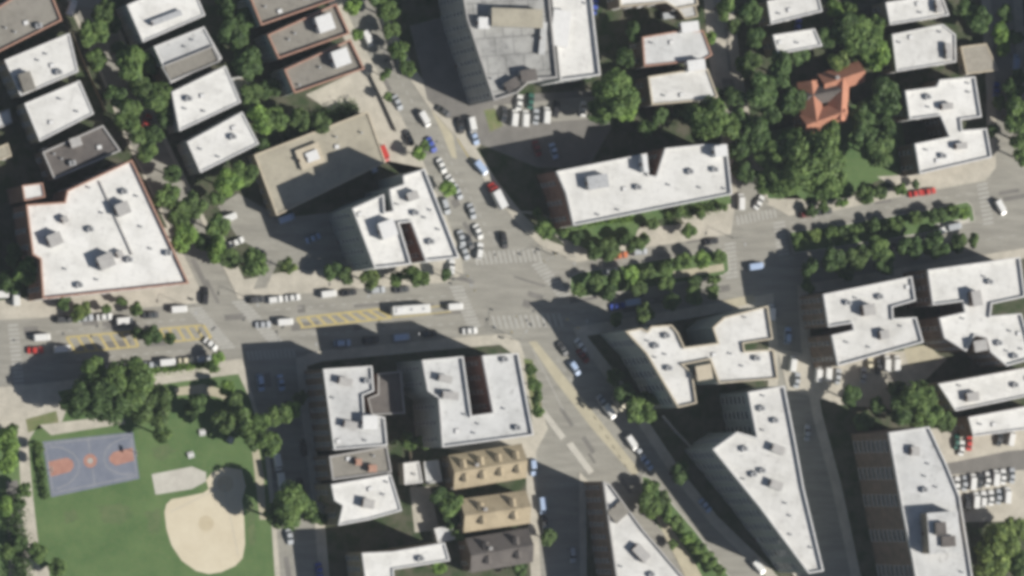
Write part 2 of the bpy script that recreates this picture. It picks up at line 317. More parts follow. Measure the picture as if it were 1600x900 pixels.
patch('paved_forecourt', [(1370, 276), (1430, 272), (1550, 246), (1552, 262), (1538, 279), (1420, 300), (1400, 292)], M['concrete'], KERB + 0.014)
patch('car_park', [(1214, 545), (1300, 560), (1440, 545), (1480, 560), (1440, 600), (1400, 640), (1310, 632), (1230, 608)], M['concrete'])
patch('paved_forecourt', [(1412, 545), (1450, 538), (1474, 562), (1420, 572)], M['path_tan'], KERB + 0.016)
patch('car_park', [(1440, 672), (1700, 640), (1700, 812), (1500, 816)], M['concrete'])
patch('car_park', [(1470, 726), (1580, 704), (1700, 696), (1700, 728), (1480, 742)], M['asphalt_new'], KERB + 0.014)
patch('paved_forecourt', [(1128, 470), (1176, 460), (1182, 472), (1150, 480)], M['path_tan'])  # tan colour stands in for sunlight on this bit of pavement
patch('paved_forecourt', [(690, 700), (830, 680), (852, 674), (838, 702), (830, 712), (760, 712)], M['concrete'])
patch('paved_forecourt', [(770, 530), (792, 524), (808, 537), (834, 612), (850, 668), (834, 690), (826, 600), (800, 552)], M['concrete'], KERB + 0.014)
patch('planted_verge', [(818, 560), (832, 562), (848, 640), (832, 646)], M['grass_dry'], KERB + 0.018)
patch('driveway', [(640, 760), (672, 760), (686, 828), (648, 832)], M['concrete'])
# medians of the boulevard and of the diagonal street
def median(pts, green):
    P = ccw([W2(x, y, KERB) for x, y in pts]); mb = MB(); mb.prism(P, -0.01, KERB); structure('median', mb, M['kerb'])
    mb = MB(); mb.poly(offset(P, 0.35), KERB + 0.004); structure('median_planting', mb, green)
median([(890, 432), (905, 425), (1000, 409), (1128, 389), (1138, 396), (1140, 424), (1130, 431), (1000, 453), (905, 466), (890, 458)], M['grass'])
median([(1232, 362), (1300, 353), (1450, 327), (1512, 314), (1520, 322), (1524, 346), (1450, 364), (1300, 388), (1240, 396)], M['grass'])
median([(1003, 742), (1016, 746), (1088, 830), (1170, 940), (1240, 1060), (1190, 1060), (1110, 940), (1048, 850), (1000, 790)], M['grass'])
patch('path', [(1052, 424), (1130, 412), (1132, 423), (1052, 436)], M['path_tan'], KERB + 0.012)
patch('path', [(1460, 350), (1515, 340), (1516, 346), (1470, 357)], M['concrete_light'], KERB + 0.012)
patch('path', [(1020, 800), (1034, 802), (1086, 880), (1150, 1000), (1120, 1000), (1060, 880)], M['path_tan'], KERB + 0.012)
# ---- road markings
ZM = 0.004
def lerp(a, b, t): return (a[0] + (b[0] - a[0]) * t, a[1] + (b[1] - a[1]) * t)
def stripe(mb, a, b, w, z=ZM):
    A, B = Vector(W2(*a)), Vector(W2(*b)); d = (B - A).normalized(); n = Vector((-d.y, d.x)) * w / 2
    mb.poly(ccw([tuple(A + n), tuple(B + n), tuple(B - n), tuple(A - n)]), z)
def dashes(mb, a, b, w, n, fill=0.4):
    for i in range(n): stripe(mb, lerp(a, b, i / n), lerp(a, b, (i + fill) / n), w)
def crosswalk(a, b, width_px, n, along):
    """bars across the line a-b; each bar runs along the direction 'along' (pixels)"""
    mb = MB()
    for i in range(n):
        c = lerp(a, b, (i + 0.5) / n)
        stripe(mb, (c[0] - along[0] / 2, c[1] - along[1] / 2), (c[0] + along[0] / 2, c[1] + along[1] / 2), 0.62)
    structure('crosswalk', mb, M['paint_white'])
crosswalk((303, 480), (358, 545), 18, 14, (22, -2))
crosswalk((372, 470), (432, 535), 18, 14, (22, -2))
crosswalk((712, 446), (742, 512), 18, 12, (20, -2))
crosswalk((740, 404), (846, 398), 16, 14, (5, 20))
crosswalk((838, 410), (884, 464), 18, 11, (18, -6))
crosswalk((768, 504), (880, 500), 16, 13, (6, 20))
crosswalk((1140, 378), (1144, 436), 16, 9, (18, -3))
crosswalk((1217, 345), (1224, 400), 16, 9, (18, -3))
crosswalk((1150, 345), (1214, 332), 14, 10, (3, 14))
crosswalk((1534, 285), (1545, 352), 14, 10, (16, -3))
crosswalk((385, 556), (462, 552), 14, 12, (3, 14))
crosswalk((20, 505), (30, 605), 14, 15, (16, -1))
mb = MB()
for a, b, n in (((70, 536), (735, 486), 12),): pass
def ladder(a, b, c, d, n):
    """yellow outlined median with cross bars; a-b upper line, d-c lower line"""
    mb = MB(); stripe(mb, a, b, 0.5, ZM); stripe(mb, d, c, 0.5, ZM)
    for i in range(n + 1):
        t = i / n; u = lerp(a, b, t); v = lerp(d, c, max(0, min(1, t + 0.03)))
        stripe(mb, u, v, 0.75, ZM + 0.004)
    structure('painted_median', mb, M['paint_yellow'])
ladder((104, 527), (205, 518), (216, 541), (116, 551), 6)
ladder((250, 514), (318, 508), (330, 528), (258, 535), 5)
ladder((464, 497), (590, 483), (612, 497), (470, 512), 8)
mb = MB()
stripe(mb, (612, 486), (700, 477), 0.3); stripe(mb, (614, 496), (705, 487), 0.3)
stripe(mb, (702, 196), (742, 262), 0.3); 
structure('centre_line', mb, M['paint_yellow'])
mb = MB()
dashes(mb, (70, 520), (300, 498), 0.25, 13); dashes(mb, (430, 484), (706, 462), 0.25, 16)
dashes(mb, (120, 562), (330, 544), 0.25, 12); dashes(mb, (470, 524), (720, 505), 0.25, 14)
dashes(mb, (575, 30), (655, 180), 0.25, 12); dashes(mb, (690, 226), (778, 388), 0.25, 12)
dashes(mb, (905, 420), (1138, 383), 0.2, 14); dashes(mb, (1235, 348), (1530, 301), 0.2, 16)
dashes(mb, (890, 490), (1138, 450), 0.2, 14); dashes(mb, (1245, 420), (1600, 365), 0.2, 18)
dashes(mb, (870, 560), (985, 740), 0.2, 12); dashes(mb, (975, 640), (1150, 850), 0.2, 14)
stripe(mb, (832, 545), (880, 640), 0.25); stripe(mb, (742, 526), (722, 512), 0.3)
dashes(mb, (425, 580), (462, 900), 0.2, 18)
structure('lane_marking', mb, M['paint_white'])
patch('cycle_lane', [(826, 534), (838, 533), (940, 660), (1000, 736), (990, 744), (924, 668), (868, 596)], M['path_tan'], 0.004)
patch('cycle_lane', [(662, 148), (672, 150), (708, 212), (714, 248), (706, 246), (690, 206)], M['path_tan'], 0.004)
for pts in ([(838, 636), (847, 634), (884, 682), (876, 688)], [(884, 694), (894, 690), (928, 736), (920, 742)]):
    mb = MB(); mb.prism(ccw([W2(x, y, 0.12) for x, y in pts]), -0.01, 0.12); structure('traffic_island', mb, M['concrete_light'])
patch('front_garden', [(262, 356), (194, 214), (162, 130), (106, 4), (90, -60), (66, -60), (84, 4), (140, 130), (172, 214), (244, 356)], M['soil'])  # front gardens; dark soil here also paints in the narrow street's shade
patch('front_garden', [(326, 352), (253, 202), (220, 122), (170, 4), (150, -60), (176, -60), (194, 4), (240, 112), (272, 196), (344, 346)], M['soil'])
# ---- repairs and covers in the road surface
rp = random.Random(5)
for (a, b, n) in (((40, 530), (740, 480), 12), ((730, 430), (860, 470), 4), ((590, 70), (760, 370), 6), ((860, 580), (980, 760), 5), ((910, 415), (1130, 382), 3), ((1240, 350), (1590, 292), 5), ((880, 480), (1250, 420), 5), ((420, 590), (470, 890), 5), ((320, 410), (350, 470), 2)):
    mb = MB()
    for i in range(n):
        t = rp.uniform(0, 1); c = lerp(a, b, t); d = (b[0] - a[0], b[1] - a[1]); L = math.hypot(*d); d = (d[0] / L, d[1] / L)
        o_ = rp.uniform(-22, 22); c = (c[0] - d[1] * o_, c[1] + d[0] * o_); l = rp.uniform(6, 26)
        stripe(mb, (c[0] - d[0] * l, c[1] - d[1] * l), (c[0] + d[0] * l, c[1] + d[1] * l), rp.uniform(0.6, 2.4), 0.0022 + 0.0001 * i)
    structure('road_repair', mb, M['asphalt_new'])
mb = MB()
for i in range(26):
    c = lerp((30, 530), (740, 478), rp.random()) if i % 2 else lerp((590, 60), (990, 780), rp.random()); p = W(c[0] + rp.uniform(-12, 12), c[1] + rp.uniform(-12, 12), 0); mb.poly([(p.x + .38 * math.cos(k * math.pi / 6), p.y + .38 * math.sin(k * math.pi / 6)) for k in range(12)], 0.016)
structure('manhole_cover', mb, M['metal_dark'])
# ---- worn turf and the marks on the ball field
for pts in ([(150, 790), (190, 782), (214, 800), (196, 822), (158, 818)], [(236, 700), (262, 690), (276, 704), (256, 722), (238, 716)], [(96, 800), (118, 794), (126, 812), (104, 820)], [(225, 800), (252, 790), (256, 830), (236, 840)], [(384, 780), (398, 782), (402, 850), (388, 866)]):
    c = (sum(p[0] for p in pts) / len(pts), sum(p[1] for p in pts) / len(pts)); ring = []
    for i in range(28):
        t = i * len(pts) / 28; k = int(t); q = lerp(pts[k], pts[(k + 1) % len(pts)], t - k); f = rp.uniform(0.7, 1.05); ring.append((c[0] + (q[0] - c[0]) * f, c[1] + (q[1] - c[1]) * f))
    patch('worn_turf', ring, M['grass_worn'], Z2 + 0.002)
# ---- sports court
cz = KERB + 0.02
patch('sports_court', [(66, 690), (208, 675), (218, 748), (80, 777)], M['court'], cz)
def court_pt(u, v):
    top = lerp((66, 690), (208, 675), u); bot = lerp((80, 777), (218, 748), u); return lerp(top, bot, v)
patch('court_key', [court_pt(0.03, 0.37), court_pt(0.24, 0.34), court_pt(0.30, 0.42), court_pt(0.30, 0.53), court_pt(0.25, 0.61), court_pt(0.03, 0.64)], M['court_red'], cz + 0.004)
patch('court_key', [court_pt(0.97, 0.33), court_pt(0.76, 0.36), court_pt(0.70, 0.45), court_pt(0.70, 0.54), court_pt(0.76, 0.64), court_pt(0.97, 0.60)], M['court_red'], cz + 0.004)
def disc(name, px, py, r, mat, z):
    c = W(px, py, z); mb = MB(); mb.poly([(c.x + r * math.cos(i * math.pi / 16), c.y + r * math.sin(i * math.pi / 16)) for i in range(32)], z); structure(name, mb, mat)
disc('pitching_mound', 322, 818, 2.2, M['clay_dark'], Z2 + 0.012); disc('home_plate_circle', 352, 756, 2.4, M['clay_dark'], Z2 + 0.012)
mb = MB(); stripe(mb, (350, 758), (372, 868), 0.12, Z2 + 0.016); stripe(mb, (350, 758), (266, 800), 0.12, Z2 + 0.016); structure('base_line', mb, M['paint_white'])
disc('centre_circle', 141, 720, 1.9, M['court_red'], cz + 0.004); disc('centre_spot', 141, 720, 0.8, M['paint_white'], cz + 0.008)
mb = MB()
L4 = [court_pt(0.03, 0.05), court_pt(0.97, 0.05), court_pt(0.97, 0.93), court_pt(0.03, 0.93)]
for i in range(4): stripe(mb, L4[i], L4[(i + 1) % 4], 0.12, cz + 0.006)
stripe(mb, court_pt(0.5, 0.05), court_pt(0.5, 0.36), 0.12, cz + 0.006); stripe(mb, court_pt(0.5, 0.62), court_pt(0.5, 0.93), 0.12, cz + 0.006)
for s in (0, 1):
    pts = [court_pt(abs(s - (0.06 + 0.30 * math.sin(t * math.pi / 12))), 0.49 - 0.38 * math.cos(t * math.pi / 12)) for t in range(13)]
    for a, b in zip(pts, pts[1:]): stripe(mb, a, b, 0.12, cz + 0.006)
structure('court_lines', mb, M['paint_white'])

# ------------------------------------------------------------------ building kit
def window_mesh(w, h):
    mb = MB()       # local: x along wall, y outward, z up
    f = 0.09
    mb.box(-w / 2, w / 2, 0.003, 0.05, -h / 2, -h / 2 + f, 0); mb.box(-w / 2, w / 2, 0.003, 0.05, h / 2 - f, h / 2, 0)
    mb.box(-w / 2, -w / 2 + f, 0.003, 0.05, -h / 2 + f, h / 2 - f, 0); mb.box(w / 2 - f, w / 2, 0.003, 0.05, -h / 2 + f, h / 2 - f, 0)
    mb.box(-w / 2 + f, w / 2 - f, 0.003, 0.045, -0.035, 0.035, 0)
    mb.quad((-w / 2 + f, 0.02, -h / 2 + f), (-w / 2 + f, 0.02, h / 2 - f), (w / 2 - f, 0.02, h / 2 - f), (w / 2 - f, 0.02, -h / 2 + f), 1)
    mb.box(-w / 2 - 0.08, w / 2 + 0.08, 0.003, 0.14, -h / 2 - 0.1, -h / 2 - 0.003, 0)
    return mb.mesh('window', [M['frame'], M['glass']])
WIN = window_mesh(1.25, 1.65); WIN_W = {}; WIN_S = window_mesh(0.95, 1.5)
mb = MB(); mb.box(-0.55, 0.55, 0.003, 0.05, 0, 2.15, 0); mb.box(-0.62, 0.62, 0.003, 0.3, 2.16, 2.3, 1); mb.box(0.36, 0.42, 0.052, 0.11, 0.98, 1.1, 1)
DOOR = mb.mesh('door', [M['door'], M['frame']])
def wide_window(step):
    w = round(step * 0.62 * 2) / 2
    if w not in WIN_W: WIN_W[w] = window_mesh(w, 1.7)
    return WIN_W[w]
def unit_mesh(kind):
    mb = MB()
    if kind == 'ac':
        mb.box(-0.9, 0.9, -0.65, 0.65, 0.18, 1.2, 0); mb.box(-0.8, -0.65, -0.6, 0.6, 0, 0.178, 1); mb.box(0.65, 0.8, -0.6, 0.6, 0, 0.178, 1)
        mb.tube((0, 0, 1.203), (0, 0, 1.3), 0.48, 0.48, 16, 1); mb.tube((0, 0, 1.303), (0, 0, 1.36), 0.15, 0.15, 8, 0)
    elif kind == 'vent':
        mb.tube((0, 0, 0), (0, 0, 0.75), 0.2, 0.2, 10, 0); mb.tube((0, 0, 0.753), (0, 0, 0.98), 0.36, 0.12, 10, 0)
    elif kind == 'hatch':
        mb.box(-0.7, 0.7, -0.6, 0.6, 0, 0.4, 0); mb.box(-0.62, 0.62, -0.52, 0.52, 0.403, 0.47, 1)
    elif kind == 'chimney':
        mb.box(-0.5, 0.5, -0.4, 0.4, 0, 1.7, 0); mb.box(-0.58, 0.58, -0.48, 0.48, 1.703, 1.85, 1)
        for x in (-0.2, 0.2): mb.tube((x, 0, 1.853), (x, 0, 2.2), 0.12, 0.1, 8, 1)
    return mb
UNIT = {'ac': unit_mesh('ac').mesh('rooftop_unit', [M['metal_grey'], M['metal_dark']]), 'vent': unit_mesh('vent').mesh('roof_vent', [M['metal_grey']]),
        'hatch': unit_mesh('hatch').mesh('roof_hatch', [M['coping_grey'], M['metal_white']]), 'chimney': unit_mesh('chimney').mesh('chimney', [M['brick_red'], M['coping_grey']])}
UNAME = {'ac': 'rooftop_unit', 'vent': 'roof_vent', 'hatch': 'roof_hatch', 'chimney': 'chimney'}
def bulkhead(r, o, px, py, w, d, h, H0, ang, wall, top):
    """stair or lift hut on the roof, its middle at the pixel"""
    c = W(px, py, H0 + h) ; c.x -= o.x; c.y -= o.y
    mb = MB(); mb.box(-w / 2, w / 2, -d / 2, d / 2, 0, h, 0); mb.box(-w / 2 - 0.12, w / 2 + 0.12, -d / 2 - 0.12, d / 2 + 0.12, h + 0.003, h + 0.16, 1)
    mb.box(-w / 2 - 0.05, -w / 2 - 0.003, -0.45, 0.45, 0.15, 2.0, 2)
    return link('bulkhead', mb.mesh('bulkhead', [wall, top, M['door']]), r, (c.x, c.y, H0 + 0.012), ang)
def building(name, label, cat, pts, h, wall='brick_red', roof='roof_white', coping='coping_white', ph=0.8, group=None, huts=(), units=None, lower=(), seam=None, door=True, zfloor=3.1, seed=0, pw=0.38, well=None):
    rnd = random.Random(label)
    P = ccw([W2(x, y, h) for x, y in pts])
    o = Vector((sum(p[0] for p in P) / len(P), sum(p[1] for p in P) / len(P), 0))
    r = root(name, (o.x, o.y, KERB)); tag(r, label, cat, group)
    P = [(x - o.x, y - o.y) for x, y in P]; H = h - KERB
    Q = offset(P, pw)
    mb = MB(); mb.sides(P, -0.1, H)
    if well:                                   # the light well is lined with red brick
        x0, y0, x1, y1 = well; B = [(x - o.x, y - o.y) for x, y in (W2(x0, y0, h), W2(x1, y0, h), W2(x1, y1, h), W2(x0, y1, h))]
        for i in range(len(P)):
            j = (i + 1) % len(P)
            if inside(B, (P[i][0] + P[j][0]) / 2, (P[i][1] + P[j][1]) / 2): mb.m[i] = 1
    link('wall', mb.mesh('wall', [M[wall], M['brick_red']]), r)
    mb = MB(); mb.poly(P, H); link('roof', mb.mesh('roof', M[roof]), r)
    if ph > 0:
        mb = MB(); P2 = offset(P, -0.06); mb.ring(P2, Q, H - 0.25, H + ph); link('parapet', mb.mesh('parapet', M[coping]), r)
    # windows on the walls that face the picture's point of view
    to_cam = Vector((-0.99, -0.13)); edges = []
    for i in range(len(P)):
        a, b = Vector(P[i]), Vector(P[(i + 1) % len(P)]); e = b - a
        if e.length < 3.2: continue
        n = Vector((e.y, -e.x)).normalized()
        if n.dot(to_cam) > 0.3 or n.y < -0.7: edges.append((a, b, n, e.length))
    floors = max(1, int((H - 0.9) / zfloor)); tot = sum(int((L - 1.2) / 2.7) for _, _, _, L in edges) * floors
    step = 2.7 if tot <= 90 else 2.7 * tot / 90.0
    done_door = False; count = 0
    for a, b, n, L in sorted(edges, key=lambda t: -t[3]):
        k = int((L - 1.2) / step)
        if k < 1: continue
        rz = math.atan2(n.y, n.x) - math.pi / 2
        for j in range(k):
            p = a + (b - a) * ((j + 0.5) / k)
            for f in range(floors):
                if door and not done_door and f == 0 and j == k // 2:
                    link('door', DOOR, r, (p.x, p.y, 0.02), rz); done_door = True; continue
                if count >= 95: continue
                link('window', WIN if step < 3.7 else wide_window(step), r, (p.x, p.y, 1.75 + f * zfloor), rz); count += 1
    for hx, hy, w, d, hh, *rest in huts:
        ang = rest[0] if rest else 0.0
        bulkhead(r, o, hx, hy, w, d, hh, H, R(ang), M[rest[1] if len(rest) > 1 else wall], M[rest[2] if len(rest) > 2 else 'coping_grey'])
    xs = [p[0] for p in P]; ys = [p[1] for p in P]
    area = (max(xs) - min(xs)) * (max(ys) - min(ys))
    kinds = units if units is not None else (['vent'] * int(1 + area / 260) + ['ac'] * int(area / 330) + ['hatch'])
    hutl = [(W(x, y, h + hh).x - o.x, W(x, y, h + hh).y - o.y, max(w, d)) for x, y, w, d, hh, *_ in huts]
    used = []
    for kd in kinds[:12]:
        for _ in range(40):
            x, y = rnd.uniform(min(xs), max(xs)), rnd.uniform(min(ys), max(ys))
            if inside(P, x, y) and edge_dist(P, x, y) > 1.5 and all(math.hypot(x - a, y - b) > s for a, b, s in [(a, b, s + 1) for a, b, s in hutl] + [(a, b, 2.2) for a, b in used]):
                link(UNAME[kd], UNIT[kd], r, (x, y, H), rnd.uniform(0, 0.3)); used.append((x, y)); break
    for lp, lh, lroof, lwall in lower:        # wings of another height
        LP = ccw([W2(x, y, lh) for x, y in lp]); LP = [(x - o.x, y - o.y) for x, y in LP]
        mb = MB(); mb.sides(LP, -0.1, lh - KERB); w_ = link('wing', mb.mesh('wing', M[lwall]), r)
        mb = MB(); mb.poly(LP, lh - KERB); link('wing_roof', mb.mesh('wing_roof', M[lroof]), w_)
        mb = MB(); mb.ring(offset(LP, -0.05), offset(LP, 0.3), lh - KERB - 0.2, lh - KERB + 0.45); link('wing_parapet', mb.mesh('wing_parapet', M['coping_grey'] if 'dark' in lroof or 'brown' in lroof else M[coping]), w_)
    if seam:                                   # a low fire wall across the roof
        a = W(*seam[0], h); b = W(*seam[1], h); d = (b - a).normalized(); n = Vector((-d.y, d.x, 0)) * 0.2
        S = ccw([((q - o).x, (q - o).y) for q in (a + n, b + n, b - n, a - n)])
        mb = MB(); mb.prism(S, H, H + 0.55); link('fire_wall', mb.mesh('fire_wall', M['coping_grey']), r)
    return r
def gabled(name, label, cat, wings, h, rise, wall, tile, dormers=0, group=None, chim=True, dark=()):
    """wings: (ridge start px, ridge end px, width m); eaves at h, ridge h+rise"""
    c = W(*wings[0][0], h); r = root(name, (c.x, c.y, KERB)); tag(r, label, cat, group); o = Vector((c.x, c.y, 0)); H = h - KERB
    for wi, (a, b, wdt) in enumerate(wings):
        A, B = W(*a, h + rise) - o, W(*b, h + rise) - o; A.z = B.z = 0; d = (B - A).normalized(); n = Vector((-d.y, d.x, 0)) * wdt / 2
        zz = 0.02 * wi
        mb = MB(); mb.sides(ccw([(q.x, q.y) for q in (A + n, B + n, B - n, A - n)]), -0.1, H + zz)
        up = Vector((0, 0, 1))
        for e, s in ((A, 1), (B, -1)):
            k = len(mb.v); mb.v += [tuple(e + n + up * (H + zz)), tuple(e - n + up * (H + zz)), tuple(e + up * (H + rise + zz))]; mb.f.append((k, k + 1, k + 2) if s > 0 else (k + 1, k, k + 2)); mb.m.append(0)
        wl = link('wall', mb.mesh('wall', M[wall]), r)
        mb = MB(); ov = 0.4; n2 = n * (1 + 2 * ov / wdt); dz = rise * 2 * ov / wdt; A2, B2 = A - d * ov, B + d * ov; t = 0.14
        for s in (1, -1):
            p = [A2 + n2 * s + up * (H - dz + zz), B2 + n2 * s + up * (H - dz + zz), B2 + up * (H + rise + zz), A2 + up * (H + rise + zz)]
            q = [x + up * t for x in p]
            if s < 0: p, q = p[::-1], q[::-1]
            mb.quad(*q[::-1] if s < 0 else q[::-1]); 
            for i in range(4): mb.quad(p[i], p[(i + 1) % 4], q[(i + 1) % 4], q[i])
        rf = link('roof', mb.mesh('roof', M['roof_dark' if wi in dark else tile]), r)
        L = (B - A).length
        for k in range(dormers):
            for s in (1, -1):
                p = A + d * L * (k + 0.5) / dormers + n * s * 0.6
                z0 = H + rise * 0.4 - 0.2
                mb = MB(); mb.box(-0.8, 0.8, -0.2, 1.5, 0, 1.5, 0)
                mb.quad((-1.0, -0.35, 1.45), (0, -0.35, 2.1), (0, 1.9, 2.1), (-1.0, 1.9, 1.45), 1); mb.quad((0, -0.35, 2.1), (1.0, -0.35, 1.45), (1.0, 1.9, 1.45), (0, 1.9, 2.1), 1)
                mb.quad((-0.5, -0.21, 0.4), (0.5, -0.21, 0.4), (0.5, -0.21, 1.3), (-0.5, -0.21, 1.3), 2)
                mb.quad((-0.8, -0.2, 1.5), (0.8, -0.2, 1.5), (0, -0.2, 2.05), (0, -0.2, 2.05), 0)
                ny = -(n * s).normalized(); link('dormer', mb.mesh('dormer', [M[wall], M[tile], M['glass']]), r, (p.x, p.y, z0), math.atan2(ny.y, ny.x) - math.pi / 2)
        fl = max(1, int((H - 0.6) / 3.0)); nn = n.normalized()
        for s in (1, -1):
            nv = nn * s
            if nv.x < -0.3 or nv.y < -0.6:
                k = max(1, int(L / 3))
                for j in range(k):
                    for f in range(fl):
                        p = A + d * L * (j + 0.5) / k + n * s
                        if f == 0 and j == 0 and wi == 0: link('door', DOOR, r, (p.x, p.y, 0.02), math.atan2(nv.y, nv.x) - math.pi / 2)
                        else: link('window', WIN_S, r, (p.x, p.y, 1.7 + 3 * f), math.atan2(nv.y, nv.x) - math.pi / 2)
        for e, s in ((A, -1), (B, 1)):
            nv = d * s
            if nv.x < -0.3 or nv.y < -0.6:
                for u in (-0.25, 0.25):
                    for f in range(fl): p = e + n * 2 * u; link('window', WIN_S, r, (p.x, p.y, 1.7 + 3 * f), math.atan2(nv.y, nv.x) - math.pi / 2)
        if chim and wi == 0:
            p = A + d * L * 0.3 + n * 0.25; link('chimney', UNIT['chimney'], r, (p.x, p.y, H + rise * 0.6), math.atan2(d.y, d.x))
    return r

# ------------------------------------------------------------------ the buildings
exec_b = building
# -- upper left: first row
building('row_house', 'brown flat-roofed house with red edging in the top left corner', 'house', [(-40, 36), (60, -30), (78, -14), (96, 32), (-20, 90)], 11, 'brick_red', 'roof_brown', 'coping_red', 0.7, 'flat-roofed houses upper left')
building('row_house', 'pale flat-roofed house just below the brown red-edged corner house', 'house', [(7, 94), (108, 52), (122, 112), (32, 150)], 11, 'brick_tan', 'roof_white', 'coping_white', 0.35, 'flat-roofed houses upper left', huts=[(42, 128, 3.2, 5.0, 2.0, 20, 'brick_tan', 'roof_brown')])
building('row_house', 'clean white-roofed house above the dark brown house, left row', 'house', [(38, 162), (124, 126), (146, 178), (62, 221)], 11, 'brick_tan', 'roof_white', 'coping_white', 0.35, 'flat-roofed houses upper left')
building('row_house', 'dark brown roofed house directly above the largest white corner building', 'house', [(66, 238), (160, 196), (188, 236), (84, 280)], 10, 'brick_brown', 'roof_dark', 'coping_grey', 0.6, 'flat-roofed houses upper left', huts=[(118, 222, 3.0, 2.4, 1.8, 20)])
building('shed', 'small pale-roofed shed at the left edge beside the clean white house', 'shed', [(-30, 190), (14, 170), (19, 192), (-20, 208)], 4, 'brick_tan', 'roof_grey', 'coping_grey', 0.2, units=[])
building('shed', 'small cream-roofed shed at the left edge, lower of the two', 'shed', [(-30, 240), (12, 224), (18, 244), (-20, 258)], 4, 'brick_tan', 'roof_tan', 'coping_tan', 0.2, units=[])
building('garage', 'narrow garage with pale roof strip between dark house and corner building', 'garage', [(66, 232), (74, 230), (86, 262), (80, 266)], 4, 'render_pale', 'roof_grey', 'coping_white', 0.2, units=[], door=False)
# -- second row
building('row_house', 'white-roofed house with one long grey skylight, top of second row', 'house', [(198, 8), (296, -34), (320, 24), (223, 66)], 12, 'render_pale', 'roof_white', 'coping_white', 0.35, 'flat-roofed houses in the second row', huts=[(260, 28, 9.0, 1.4, 1.0, 22, 'metal_grey', 'metal_grey')])
building('row_house', 'house whose roof is half white and half brown', 'house', [(240, 73), (318, 42), (346, 92), (266, 130)], 11, 'render_pale', 'roof_grey', 'coping_white', 0.5, 'flat-roofed houses in the second row', lower=[([(252, 104), (332, 72), (343, 96), (266, 128)], 11.5, 'roof_brown', 'brick_brown')])
building('row_house', 'white-roofed house below the half brown one, pale annex on its right', 'house', [(268, 144), (352, 103), (376, 160), (280, 205)], 11, 'render_pale', 'roof_white', 'coping_white', 0.35, 'flat-roofed houses in the second row', lower=[([(362, 122), (382, 120), (393, 140), (374, 150)], 6, 'roof_tan', 'brick_tan')])
building('row_house', 'white-roofed house at the lower end of the second row', 'house', [(292, 222), (378, 175), (404, 225), (313, 270)], 11, 'render_pale', 'roof_white', 'coping_white', 0.35, 'flat-roofed houses in the second row')
# -- third row with red-edged roofs
building('terrace_house', 'brown-roofed red-edged house cut by the top edge, no white hut', 'house', [(390, -2), (500, -52), (522, 0), (407, 40)], 13, 'render_pale', 'roof_brown', 'coping_red', 1.0, 'brown roofs with red edging')
building('terrace_house', 'brown-roofed red-edged house with a white roof hut, middle of three', 'house', [(417, 55), (524, 6), (545, 53), (434, 92)], 13, 'render_pale', 'roof_brown', 'coping_red', 1.0, 'brown roofs with red edging', huts=[(508, 36, 4.6, 4.4, 3.0, 20, 'metal_white', 'metal_white')], units=['vent', 'vent'])
building('terrace_house', 'brown-roofed red-edged house with a white roof hut beside pale forecourt', 'house', [(443, 109), (546, 62), (568, 108), (459, 146)], 13, 'render_pale', 'roof_brown', 'coping_red', 1.0, 'brown roofs with red edging', huts=[(533, 90, 4.6, 4.4, 3.0, 20, 'metal_white', 'metal_white')], units=['vent', 'vent'])
building('low_hall', 'low tan-roofed hall with a framed square on its roof', 'hall', [(397, 242), (574, 174), (602, 254), (432, 337)], 6.5, 'brick_tan', 'roof_tan', 'coping_tan', 0.35, huts=[(484, 244, 7.0, 5.6, 1.0, 22, 'coping_grey', 'coping_tan'), (488, 244, 3.4, 2.6, 1.6, 22, 'metal_white', 'metal_white')], units=['vent', 'vent', 'hatch'])
building('apartment_building', 'white U-shaped apartment block at the crossroads with a dark light well', 'apartment block',
         [(549, 326), (598, 304), (600, 332), (613, 330), (607, 296), (630, 288), (628, 275), (662, 264), (716, 403), (664, 408), (641, 347), (622, 349), (641, 413), (584, 419)], 22, 'render_pale', 'roof_white', 'coping_white', 1.0, well=(616, 340, 668, 416),
         huts=[(606, 358, 4.5, 4.5, 2.8, 20, 'stone_grey', 'metal_white'), (645, 306, 3.0, 2.2, 2.0, 20)])
building('corner_block', 'largest white-roofed building with red edging, left of the avenue', 'commercial building',
         [(40, 320), (100, 316), (104, 298), (205, 250), (294, 443), (66, 467), (62, 405), (50, 398)], 15, 'brick_red', 'roof_white', 'coping_red', 0.9,
         huts=[(192, 326, 3.6, 3.2, 2.6, 24, 'stone_grey', 'coping_grey'), (86, 374, 3.6, 3.2, 2.6, 24, 'stone_grey', 'coping_grey'), (166, 408, 4.2, 3.6, 2.8, 24, 'stone_grey', 'coping_grey'), (101, 343, 1.6, 1.6, 1.4, 24), (187, 397, 1.6, 1.6, 1.4, 24)],
         lower=[([(34, 290), (66, 286), (70, 308), (38, 314)], 17, 'roof_white', 'brick_red')], seam=((155, 284), (206, 398)))
# -- top middle
building('office_tower', 'tall grey-roofed building with blotched roof at the top edge', 'tower', [(712, -60), (850, -70), (869, 122), (830, 124), (806, 146), (770, 157), (728, 30)], 20, 'stone_grey', 'roof_dirty', 'coping_grey', 1.1,
         huts=[(808, 28, 15, 5.0, 3.0, 0, 'stone_grey', 'roof_tan'), (826, 118, 4.5, 3.2, 2.4, 10, 'stone_grey', 'roof_dark'), (800, 132, 4.0, 2.6, 2.0, 30, 'stone_grey', 'roof_dark'), (848, 60, 1.6, 9, 1.2, -5, 'stone_grey', 'roof_grey'), (756, 36, 3, 3, 2.2, 0, 'metal_white', 'metal_white')])  # dark tops of two huts stand in for the shaded lower roof
building('office_wing', 'tall bright white-roofed slab right of the blotched grey tower', 'office building', [(856, -50), (916, -60), (936, 118), (874, 126)], 18, 'render_pale', 'roof_white', 'coping_white', 1.1, huts=[(876, 44, 5, 10, 2.2, -6, 'metal_white', 'metal_white')])
